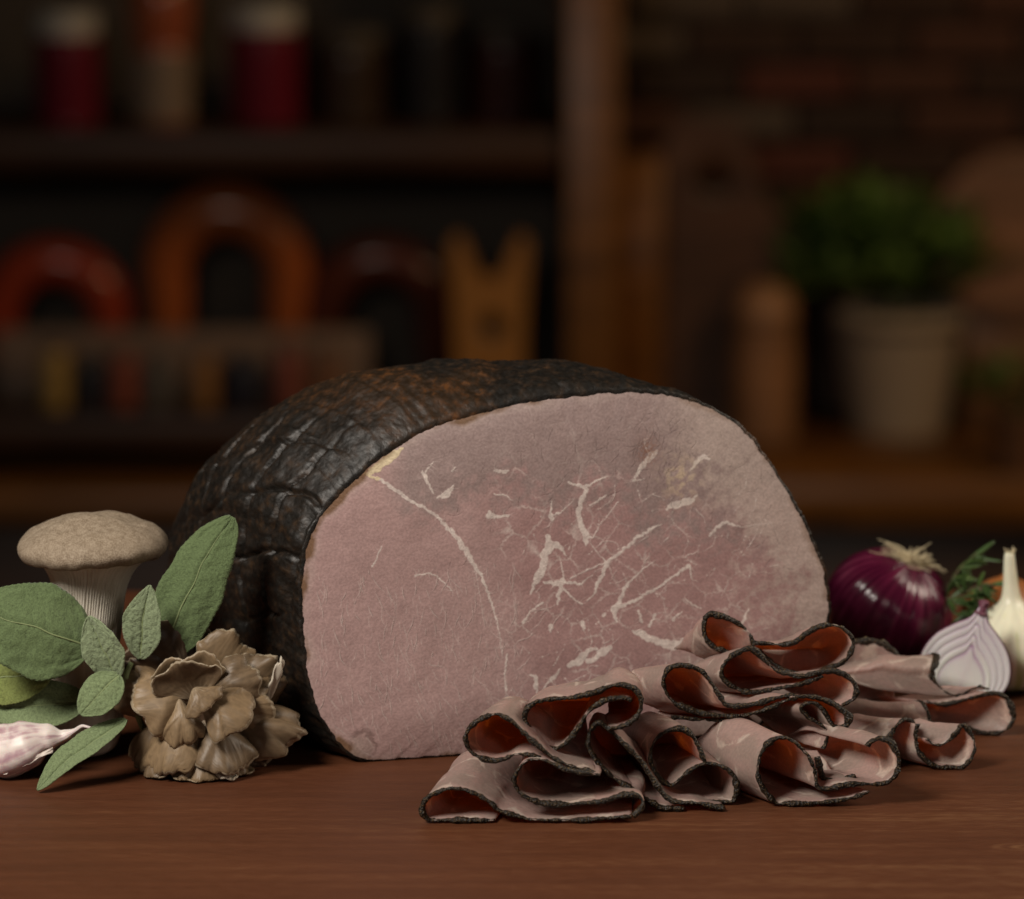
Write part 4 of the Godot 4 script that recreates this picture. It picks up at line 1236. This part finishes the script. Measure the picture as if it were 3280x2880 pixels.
	for i in 7:
		var a := TAU * i / 7
		var p := PackedVector3Array([Vector3(cos(a) * 0.0018 - 0.0014, 0.0672, sin(a) * 0.0018), Vector3(cos(a) * 0.0022 - 0.0013, 0.069, sin(a) * 0.0022), Vector3(cos(a) * 0.003 - 0.0013, 0.0702 + 0.0008 * sin(i * 2.3), sin(a) * 0.003)])
		part("neck_fibre", tube(smooth_line(p, 6), func(t: float, _a: float) -> float: return lerpf(0.0005, 0.0002, t), 5), rm, bulb)
	# brown onion behind the bulb
	var brown := thing("brown_onion", "orange-brown onion mostly hidden behind the white bulb", "onion", Vector3(0.2485, 0.0222, -0.205))
	var bom := mat(Color.WHITE, 0.35, 0.5)
	bom.albedo_texture = ramp(streak.duplicate(), [0.0, Color(0.16, 0.05, 0.015), 0.5, Color(0.30, 0.105, 0.03), 1.0, Color(0.42, 0.17, 0.055)])
	part("skin", lathe(PackedVector3Array([Vector3(0.0006, -0.0263, 0), Vector3(0.012, -0.0235, 0), Vector3(0.0235, -0.012, 0), Vector3(0.027, 0.0, 0), Vector3(0.0235, 0.012, 0), Vector3(0.013, 0.021, 0), Vector3(0.005, 0.0245, 0), Vector3(0.0025, 0.0262, 0), Vector3(0.0006, 0.0268, 0)]), 50, 80, func(r: float, y: float, a: float, t: float) -> Vector3:
		var k := 0.83 * r * (1.0 + 0.02 * n1(cos(a) * 2, sin(a) * 2, t))
		return Vector3(cos(a) * k, y * 0.83, sin(a) * k)), bom, brown)
	rosemary()


func half_onion() -> void:
	var root := thing("halved_red_onion", "halved red onion showing its white and lilac layers", "onion", Vector3(0.2118, 0.0, -0.098))
	root.basis = Basis(Vector3(0, 1, 0), -0.1) * Basis(Vector3(0, 0, 1), -0.27) * Basis(Vector3(1, 0, 0), -0.12)
	root.position.y = 0.0008
	# half widths of the bulb along its height
	var prof := smooth_line(PackedVector3Array([Vector3(0.0008, 0.0, 0), Vector3(0.0085, 0.0018, 0), Vector3(0.0165, 0.0075, 0), Vector3(0.0215, 0.0165, 0), Vector3(0.0215, 0.0245, 0), Vector3(0.0175, 0.033, 0), Vector3(0.0105, 0.040, 0), Vector3(0.0048, 0.0445, 0), Vector3(0.0026, 0.0485, 0), Vector3(0.0018, 0.0515, 0)]), 60)
	var sm := mat(lin(0.16, 0.018, 0.06), 0.3, 0.5)
	# outer skin behind the cut
	var rows := []
	for p in prof:
		var row := PackedVector3Array()
		for i in 40:
			var a := PI + PI * i / 39.0
			row.append(Vector3(cos(a) * (p.x + 0.0005), p.y, sin(a) * (p.x + 0.0005)))
		rows.append(row)
	part("skin", surface(rows), sm, root)
	# the cut: nested layers, each a slightly domed band with a groove round it
	var scales := [1.0, 0.885, 0.76, 0.63, 0.52]
	var lm := mat(Color.WHITE, 0.3, 0.5)
	lm.vertex_color_use_as_albedo = true
	lm.subsurf_scatter_enabled = true
	lm.subsurf_scatter_strength = 0.08
	var grain := noise(FastNoiseLite.TYPE_SIMPLEX, 900.0, 2, 121)
	for k in scales.size():
		var outer: float = scales[k]
		var inner: float = scales[k + 1] if k + 1 < scales.size() else 0.0
		var band := []
		var colors := PackedColorArray()
		var nb := 14
		# closed outline: right side up, left side down
		for b in nb + 1:
			var s := lerpf(outer, inner, float(b) / nb)
			var dome := sin(PI * float(b) / nb) if k + 1 < scales.size() else sin(PI * 0.5 * float(b) / nb)
			var row := PackedVector3Array()
			for side in [1, -1]:
				for i in prof.size():
					var q: Vector3 = prof[i] if side == 1 else prof[prof.size() - 1 - i]
					# inner layers keep to the root and reach less far towards the neck
					var y := lerpf(0.004, q.y, 1.0) if k == 0 and b == 0 else 0.004 + (q.y - 0.004) * (0.35 * s + 0.65 * pow(s, 0.72))
					var x: float = side * q.x * s + 0.0006 * (1.0 - s)
					row.append(Vector3(x, y, 0.0003 * dome - 0.00025 * (1.0 if b == 0 or b == nb and k + 1 < scales.size() else 0.0)))
					var up := clampf((q.y - 0.026) / 0.02, 0.0, 1.0)
					var line := exp(-pow(b / 1.1, 2.0))
					var g := 0.5 + 0.5 * grain.get_noise_2d(x, y)
					var c := Color(0.70, 0.68, 0.63).lerp(Color(0.60, 0.52, 0.60), 0.4 * clampf(1.0 - dome * 0.6 + (0.5 if k < 3 else -0.5), 0.0, 1.0))
					c = c.lerp(Color(0.30, 0.10, 0.27), clampf(line * (0.32 + 0.5 * up), 0.0, 0.9))
					if k == 0 and b < 3:
						c = c.lerp(Color(0.20, 0.02, 0.09), 0.9 - 0.3 * b)
					c = c.lerp(Color(0.36, 0.15, 0.33), up * up * (0.55 if k in [0, 3] else 0.3) * g)
					colors.append(c * (0.94 + 0.1 * g))
			band.append(row)
		part("layer" if k + 1 < scales.size() else "heart", surface(band, true, false, colors, Vector2.ONE, true), lm, root)
	# dry neck
	var nm := mat(lin(0.13, 0.035, 0.06), 0.6)
	part("neck", lathe(PackedVector3Array([Vector3(0.0032, 0.0475, 0), Vector3(0.0022, 0.0505, 0), Vector3(0.0026, 0.0530, 0), Vector3(0.0018, 0.0545, 0), Vector3(0.0004, 0.0540, 0)]), 16, 20, func(r: float, y: float, a: float, _t: float) -> Vector3:
		var k := r * (1.0 + 0.45 * n1(cos(a) * 3, sin(a) * 3, y * 300))
		return Vector3(cos(a) * k, y, sin(a) * k - 0.001)), nm, root)


func rosemary() -> void:
	var root := thing("rosemary_sprig", "dark green rosemary sprig between red onion and white bulb", "herb sprig")
	var m := mat(lin(0.045, 0.085, 0.022), 0.45, 0.5)
	var m2 := mat(lin(0.085, 0.14, 0.035), 0.45, 0.5)
	var sm := mat(lin(0.10, 0.07, 0.035), 0.7)
	var lines := [
		[Vector3(0.2112, 0.0376, -0.172), Vector3(0.22, 0.0425, -0.16), Vector3(0.2274, 0.0488, -0.152), Vector3(0.2364, 0.0508, -0.148)],
		[Vector3(0.2134, 0.0344, -0.176), Vector3(0.216, 0.0436, -0.176), Vector3(0.2223, 0.0537, -0.174), Vector3(0.2298, 0.0616, -0.172)],
		[Vector3(0.23, 0.0492, -0.15), Vector3(0.2285, 0.0444, -0.146), Vector3(0.226, 0.0402, -0.142), Vector3(0.2236, 0.0367, -0.14)],
	]
	for k in lines.size():
		var line := smooth_line(PackedVector3Array(lines[k]), 40)
		part("stem", tube(line, func(t: float, _a: float) -> float: return lerpf(0.0009, 0.0004, t), 6), sm, root)
		for i in 30:
			var at := rng.randf_range(0.1, 1.0)
			var j := int(at * 38)
			var along := (line[j + 1] - line[j]).normalized()
			var a := rng.randf() * TAU
			var off := (along.cross(Vector3(cos(a), sin(a), 0.4)).normalized() + along * rng.randf_range(0.5, 1.2)).normalized()
			var long := rng.randf_range(0.008, 0.0155)
			var side := off.cross(Vector3(rng.randf(), 1, rng.randf())).normalized()
			var rows := []
			for r in 8:
				var t := r / 7.0
				var w := 0.0012 * pow(sin(PI * clampf(t * 0.93 + 0.05, 0.0, 1.0)), 0.5)
				var c := line[j] + off * (long * t) + side.cross(off) * (0.12 * long * t * t)
				var row := PackedVector3Array()
				for s in 5:
					var q := s / 2.0 - 1.0
					row.append(c + side * (q * w) + side.cross(off) * (0.0004 * (1.0 - q * q)))
				rows.append(row)
			part("needle", sheet(rows, 0.0005), m2 if rng.randf() < 0.3 else m, root)


# ---------------------------------------------------------------- the dim store behind
func wood(c: Color, seed_: int, rough := 0.45) -> StandardMaterial3D:
	var grain := stretched(noise(FastNoiseLite.TYPE_SIMPLEX_SMOOTH, 0.03, 4, seed_), 256, 256, 24, 256)
	var m := mat(Color.WHITE, rough, 0.45)
	m.albedo_texture = ramp(grain, [0.0, c * 0.5, 0.5, c, 1.0, c * 1.5])
	triplanar(m, 2.0)
	return m


func block(called: String, a: Vector3, b: Vector3, deep: float, m: Material, parent: Node) -> MeshInstance3D:
	# a bevelled block whose front spans from a (lower left) to b (upper right)
	var o := part(called, box(Vector3(b.x - a.x, b.y - a.y, deep), 0.004), m, parent)
	o.position = Vector3((a.x + b.x) / 2, (a.y + b.y) / 2, a.z - deep / 2)
	return o


func turned(profile: Array) -> ArrayMesh:
	var p := PackedVector3Array()
	for q in profile:
		p.append(Vector3(q[0], q[1], 0))
	return lathe(p, 40, 40, func(r: float, y: float, a: float, _t: float) -> Vector3: return Vector3(cos(a) * r, y, sin(a) * r))


func background() -> void:
	var dark := wood(Color(0.055, 0.022, 0.008), 201)
	var mid := wood(Color(0.22, 0.09, 0.02), 202, 0.35)
	var light := wood(Color(0.19, 0.095, 0.042), 203)
	# wall of rough dark masonry far behind
	var wm := mat(Color.WHITE, 0.9, 0.3)
	wm.albedo_texture = ramp(blend(M.fine, M.cell, 0.4), [0.0, Color(0.05, 0.03, 0.022), 0.4, Color(0.09, 0.05, 0.035), 0.6, Color(0.13, 0.085, 0.065), 0.8, Color(0.16, 0.06, 0.045), 1.0, Color(0.2, 0.18, 0.15)])
	triplanar(wm, 0.9, true)
	var wall := structure("wall", "dark rough masonry wall behind the shelves", "wall", box(Vector3(5.0, 3.6, 0.12), 0.005), wm)
	wall.position = Vector3(0, -0.4, -6.3)
	var shapes := [box(Vector3(0.198, 0.062, 0.05), 0.004), box(Vector3(0.196, 0.060, 0.056), 0.005), box(Vector3(0.2, 0.063, 0.044), 0.004)]
	var clays := []
	for c in [Color(0.10, 0.045, 0.03), Color(0.075, 0.042, 0.03), Color(0.15, 0.05, 0.035), Color(0.12, 0.09, 0.07), Color(0.055, 0.035, 0.027)]:
		clays.append(wood(c, 210 + clays.size(), 0.9))
	for r in 13:
		for c in 8:
			var brick := part("brick", shapes[rng.randi() % 3], clays[rng.randi() % 5], wall)
			brick.position = Vector3(0.22 + c * 0.21 + (0.105 if r % 2 else 0.0), -0.52 + r * 0.075 + 0.4, 0.075)
	# shelf unit on the left
	var unit := thing("shelf_unit", "dark wooden shelf unit with jars and sausages, left background", "shelf")
	var z := -5.5
	block("shelf_board", Vector3(-1.3, Vector3(-0.8789, -0.3809, -5.5).y, z), Vector3(0.09, Vector3(-0.8774, -0.3093, -5.5).y, z), 0.42, dark, unit)
	block("shelf_board", Vector3(-1.3, Vector3(-0.8893, -0.8706, -5.5).y, z), Vector3(0.09, Vector3(-0.8878, -0.8026, -5.5).y, z), 0.42, dark, unit)
	block("post", Vector3(0.094, -1.75, z + 0.02), Vector3(0.182, 0.5, z + 0.02), 0.46, mid, unit)
	var back := mat(lin(0.085, 0.066, 0.05), 0.85)
	block("back_panel", Vector3(-1.3, -1.75, z - 0.425), Vector3(0.09, 0.5, z - 0.425), 0.02, back, unit)
	block("base_board", Vector3(-1.3, Vector3(-0.8915, -0.9744, -5.5).y, z + 0.1), Vector3(0.09, Vector3(-0.8903, -0.9193, -5.5).y, z + 0.1), 0.5, mid, unit)
	block("plinth", Vector3(-1.3, -1.75, z + 0.04), Vector3(0.09, Vector3(-0.8915, -0.9762, -5.5).y, z + 0.04), 0.44, dark, unit)
	# counter on the right
	var counter := thing("counter", "brown wooden counter in the right background", "counter")
	block("counter_top", Vector3(0.19, Vector3(-0.8918, -0.9904, -5.5).y, z + 0.05), Vector3(1.4, Vector3(-0.89, -0.906, -5.5).y, z + 0.05), 0.7, mid, counter)
	block("counter_front", Vector3(0.2, -1.75, z - 0.02), Vector3(1.39, Vector3(-0.8918, -0.9922, -5.5).y, z - 0.02), 0.6, dark, counter)
	# jars on the upper shelf
	var top := Vector3(-0.8774, -0.3093, -5.5).y + 0.001
	var glass := mat(lin(0.17, 0.012, 0.026), 0.22, 0.5)
	var lid := mat(lin(0.62, 0.58, 0.52), 0.4)
	for j in [[125.0, 0.055, 0.155, "red jar with a dull grey lid, leftmost on the upper shelf"], [520.0, 0.062, 0.165, "crimson jar with a white lid on the upper shelf"]]:
		var x: float = -0.877 + j[0] * 0.00086
		var jar := thing("jar", j[3], "jar", Vector3(x, top, z - 0.1), "jars on the upper shelf")
		part("jar_body", turned([[0.002, 0.0], [j[1] * 0.95, 0.001], [j[1], 0.012], [j[1], j[2] - 0.02], [j[1] * 0.86, j[2]], [0.002, j[2] + 0.001]]), glass, jar)
		part("lid", turned([[0.002, j[2] + 0.001], [j[1] * 0.92, j[2] + 0.002], [j[1] * 0.95, j[2] + 0.006], [j[1] * 0.95, j[2] + 0.036], [j[1] * 0.9, j[2] + 0.04], [0.002, j[2] + 0.041]]), lid, jar)
	for j in [[690.0, 0.06, 0.13, "squat dark brown jar at the right of the upper shelf", Color(0.05, 0.03, 0.02)], [850.0, 0.052, 0.17, "tall black jar near the end of the upper shelf", Color(0.022, 0.02, 0.022)], [1000.0, 0.055, 0.14, "dark maroon jar beside the shelf post", Color(0.06, 0.018, 0.014)]]:
		var dim := thing("jar", j[3], "jar", Vector3(-0.877 + j[0] * 0.00086, top, z - 0.16), "jars on the upper shelf")
		part("jar_body", turned([[0.002, 0.0], [j[1] * 0.95, 0.001], [j[1], 0.012], [j[1], j[2] - 0.02], [j[1] * 0.86, j[2]], [0.002, j[2] + 0.001]]), mat(lin(j[4].r, j[4].g, j[4].b), 0.25), dim)
		part("lid", turned([[0.002, j[2] + 0.001], [j[1] * 0.92, j[2] + 0.002], [j[1] * 0.95, j[2] + 0.006], [j[1] * 0.95, j[2] + 0.03], [0.002, j[2] + 0.031]]), mat(lin(0.1, 0.08, 0.06), 0.5), dim)
	var bottle := thing("bottle", "tall orange bottle between the two red jars", "bottle", Vector3(-0.877 + 315 * 0.00086, top, z - 0.1))
	var orange := mat(lin(0.42, 0.11, 0.05), 0.2)
	part("bottle_body", turned([[0.002, 0.0], [0.048, 0.001], [0.05, 0.01], [0.05, 0.125], [0.046, 0.14], [0.05, 0.15], [0.056, 0.2], [0.05, 0.25], [0.03, 0.27], [0.002, 0.271]]), orange, bottle)
	part("paper_label", turned([[0.0492, 0.015], [0.0512, 0.016], [0.0512, 0.118], [0.0492, 0.119]]), mat(lin(0.28, 0.2, 0.14), 0.7), bottle)
	# sausage rings on the lower shelf
	var low := Vector3(-0.8878, -0.8026, -5.5).y + 0.001
	var rings := [[70.0, 0.098, 0.235, 0.043, Color(0.42, 0.06, 0.025), "red sausage ring at the far left of the lower shelf"], [430.0, 0.108, 0.325, 0.047, Color(0.50, 0.13, 0.035), "large orange sausage ring in the middle of the lower shelf"], [748.0, 0.1, 0.24, 0.043, Color(0.13, 0.035, 0.02), "dark smoked sausage ring right of the orange one"]]
	for r in rings:
		var s := thing("sausage_ring", r[5], "sausage", Vector3(-0.877 + r[0] * 0.00086, low, z - 0.24), "sausage rings on the lower shelf")
		var pts := PackedVector3Array()
		for i in 25:
			var a := PI * i / 24.0
			pts.append(Vector3(-cos(a) * r[1], r[2] - r[1] + sin(a) * r[1], 0))
		pts.insert(0, Vector3(-r[1] * 0.93, 0.04, 0))
		pts.append(Vector3(r[1] * 0.93, 0.04, 0))
		var fat: float = r[3]
		part("sausage", tube(smooth_line(pts, 50), func(t: float, _a: float) -> float: return fat * pow(sin(PI * clampf(t, 0.02, 0.98)), 0.25), 18), mat(lin(r[4].r, r[4].g, r[4].b), 0.2), s)
		part("string", tube(PackedVector3Array([Vector3(-r[1], 0.012, 0), Vector3(0, 0.006, 0.02), Vector3(r[1], 0.012, 0)]), func(_t: float, _a: float) -> float: return 0.003, 6), mat(lin(0.4, 0.33, 0.25), 0.8), s)
	# ochre wooden stand with a notched top
	var stand := thing("notched_stand", "ochre wooden stand with a forked top beside the post", "stand", Vector3(-0.877 + 975 * 0.00086, low, z - 0.03))
	var outline := PackedVector2Array([Vector2(-0.062, 0.0), Vector2(0.062, 0.0), Vector2(0.06, 0.12), Vector2(0.068, 0.3), Vector2(0.05, 0.31), Vector2(0.018, 0.235), Vector2(-0.018, 0.235), Vector2(-0.05, 0.31), Vector2(-0.068, 0.3), Vector2(-0.06, 0.12)])
	var plank := CSGPolygon3D.new()
	plank.name = "stand_panel"
	plank.polygon = outline
	plank.depth = 0.03
	plank.material = mat(lin(0.48, 0.2, 0.028), 0.5)
	var hole := CSGCylinder3D.new()
	hole.name = "hole"
	hole.operation = CSGShape3D.OPERATION_SUBTRACTION
	hole.radius = 0.024
	hole.height = 0.1
	hole.rotation.x = PI / 2
	hole.position = Vector3(0.005, 0.15, -0.015)
	plank.add_child(hole)
	stand.add_child(plank)
	var tray := thing("tray", "long pale cardboard tray behind the row of small pots", "tray", Vector3(-0.58, low, z - 0.13))
	var card := mat(lin(0.27, 0.18, 0.13), 0.8)
	block("tray_front", Vector3(-0.33, 0.0, 0.0), Vector3(0.33, 0.128, 0.0), 0.008, card, tray)
	block("tray_floor", Vector3(-0.33, 0.0, -0.009), Vector3(0.33, 0.008, -0.009), 0.06, card, tray)
	block("tray_back", Vector3(-0.33, 0.0, -0.07), Vector3(0.33, 0.1, -0.07), 0.008, card, tray)
	# small packs in front of the sausages
	var packs := [[95.0, 0.05, 0.115, Color(0.55, 0.34, 0.1), "ochre"], [165.0, 0.062, 0.10, Color(0.035, 0.035, 0.045), "black"], [232.0, 0.05, 0.11, Color(0.36, 0.10, 0.06), "rust-red"], [300.0, 0.05, 0.10, Color(0.16, 0.14, 0.12), "grey"], [395.0, 0.046, 0.105, Color(0.42, 0.2, 0.07), "amber"], [475.0, 0.07, 0.10, Color(0.035, 0.035, 0.05), "blue-black"], [565.0, 0.05, 0.12, Color(0.34, 0.10, 0.07), "brick-red"], [640.0, 0.055, 0.11, Color(0.28, 0.13, 0.07), "tan"]]
	for p in packs:
		var t := thing("pot", "small %s pot in the row along the lower shelf" % p[4], "pot", Vector3(-0.877 + p[0] * 0.00086, low, z - 0.055), "small pots along the lower shelf")
		part("pot_body", turned([[0.002, 0.0], [p[1] * 0.42, 0.001], [p[1] * 0.5, 0.02], [p[1] * 0.52, p[2] * 0.7], [p[1] * 0.4, p[2] * 0.9], [0.002, p[2] * 0.91]]), mat(lin(p[3].r, p[3].g, p[3].b), 0.35), t)
		part("lid", turned([[0.002, p[2] * 0.91], [p[1] * 0.42, p[2] * 0.915], [p[1] * 0.42, p[2]], [0.002, p[2] * 1.005]]), mat(lin(0.2, 0.15, 0.12), 0.5), t)
	# boards and mill on the counter
	var on := Vector3(-0.89, -0.906, -5.5).y + 0.001
	var board := thing("cutting_board", "dark cutting board with a hand hole leaning at the post", "board", Vector3(0.36, on, z - 0.42))
	var bp := CSGPolygon3D.new()
	bp.name = "board_panel"
	bp.polygon = PackedVector2Array([Vector2(-0.165, 0.0), Vector2(0.165, 0.0), Vector2(0.165, 0.36), Vector2(0.10, 0.43), Vector2(0.06, 0.56), Vector2(-0.06, 0.58), Vector2(-0.12, 0.44), Vector2(-0.165, 0.38)])
	bp.depth = 0.03
	bp.material = wood(Color(0.10, 0.045, 0.022), 206)
	var bh := CSGCylinder3D.new()
	bh.name = "hand_hole"
	bh.operation = CSGShape3D.OPERATION_SUBTRACTION
	bh.radius = 0.045
	bh.height = 0.1
	bh.rotation.x = PI / 2
	bh.position = Vector3(0.01, 0.47, -0.015)
	bp.add_child(bh)
	board.add_child(bp)
	var rail := thing("wooden_paddle", "long brown wooden paddle hanging beside the post", "paddle", Vector3(0.225, on, z - 0.3))
	part("paddle_blade", box(Vector3(0.085, 0.52, 0.02), 0.008), mid, rail).position.y = 0.26
	var mill := thing("pepper_mill", "plain brown wooden mill with a rounded top on the counter", "mill", Vector3(Vector3(0.442, -0.8662, -5.5).x * 1.03, on, z - 0.33))
	part("mill_body", turned([[0.002, 0.0], [0.056, 0.001], [0.06, 0.012], [0.058, 0.15], [0.055, 0.2], [0.057, 0.21]]), wood(Color(0.34, 0.17, 0.08), 207), mill)
	part("mill_head", turned([[0.053, 0.211], [0.059, 0.22], [0.052, 0.26], [0.035, 0.283], [0.002, 0.29]]), wood(Color(0.38, 0.2, 0.1), 208), mill)
	var disc := thing("round_board", "round wooden serving board leaning at the right edge", "board", Vector3(Vector3(0.8973, -0.5153, -5.5).x + 0.02, on, z - 0.4))
	var dm := part("board_disc", turned([[0.002, -0.014], [0.148, -0.014], [0.155, -0.008], [0.155, 0.008], [0.148, 0.014], [0.002, 0.014]]), wood(Color(0.22, 0.1, 0.045), 205), disc)
	dm.rotation.x = PI / 2 - 0.12
	dm.position.y = 0.36
	block("board_foot", Vector3(-0.09, 0.0, 0.0), Vector3(0.09, 0.25, 0.0), 0.02, light, disc)
	basil("potted_basil", "leafy green herb in a pale clay pot on the counter", Vector3(Vector3(0.6766, -0.8485, -5.5).x * 1.045, on, z - 0.42), 0.116, 0.225, 420, 0.162, true)
	basil("small_herb", "small green herb in a brown pot at the right edge", Vector3(Vector3(0.8795, -0.7779, -5.5).x, on, z + 0.0), 0.05, 0.11, 70, 0.075, false)


func basil(called: String, label: String, at: Vector3, r: float, h: float, count: int, crown: float, big: bool) -> void:
	var root := thing(called, label, "plant", at)
	var clay := mat(lin(0.40, 0.32, 0.235) if big else lin(0.16, 0.07, 0.03), 0.7)
	part("clay_pot", turned([[0.002, 0.0], [r * 0.68, 0.001], [r * 0.74, 0.01], [r * 0.98, h * 0.85], [r * 1.04, h * 0.86], [r * 1.04, h], [r * 0.93, h], [r * 0.9, h * 0.9], [0.002, h * 0.89]]), clay, root)
	var greens := [mat(lin(0.075, 0.15, 0.022), 0.5), mat(lin(0.12, 0.22, 0.035), 0.5), mat(lin(0.045, 0.09, 0.015), 0.5)]
	var stalk := mat(lin(0.06, 0.09, 0.02), 0.6)
	for i in 6:
		var a := TAU * i / 6.0
		var p := PackedVector3Array([Vector3(cos(a) * r * 0.3, h * 0.86, sin(a) * r * 0.3), Vector3(cos(a) * r * 0.5, h + crown * 0.4, sin(a) * r * 0.5), Vector3(cos(a) * crown * 0.6, h + crown * 0.85, sin(a) * crown * 0.6)])
		part("stalk", tube(smooth_line(p, 10), func(t: float, _a: float) -> float: return lerpf(0.004, 0.002, t), 6), stalk, root)
	for g in 3:
		var st := SurfaceTool.new()
		st.begin(Mesh.PRIMITIVE_TRIANGLES)
		for i in count / 3.0:
			var d := Vector3(rng.randf_range(-1, 1), rng.randf_range(-0.25, 1.0), rng.randf_range(-1, 1))
			if d.length() > 1.15:
				continue
			var c := Vector3(d.x * crown * 1.12 - (0.03 if big else 0.0), h + crown * 0.45 + d.y * crown * 0.75, d.z * crown * 0.8)
			var l := (Vector3(d.x, 0.35, d.z) + Vector3(rng.randf_range(-0.5, 0.5), rng.randf_range(-0.5, 0.5), rng.randf_range(-0.5, 0.5))).normalized()
			var s := l.cross(Vector3(rng.randf_range(-0.4, 0.4), 1, rng.randf_range(-0.4, 0.4))).normalized()
			var long := rng.randf_range(0.045, 0.075) * (1.0 if big else 0.5)
			var rows := []
			for r_ in 5:
				var t := r_ / 4.0
				var w := long * 0.36 * pow(sin(PI * clampf(t, 0.03, 0.97)), 0.7)
				var m := c + l * (long * t) + s.cross(l) * (0.25 * long * t * t)
				rows.append(PackedVector3Array([m - s * w, m + s.cross(l) * (-w * 0.35), m + s * w]))
			st.append_from(sheet(rows, 0.0012), 0, Transform3D.IDENTITY)
		var o := part("foliage", st.commit(), greens[g], root)
		o.set_meta("kind", "stuff")
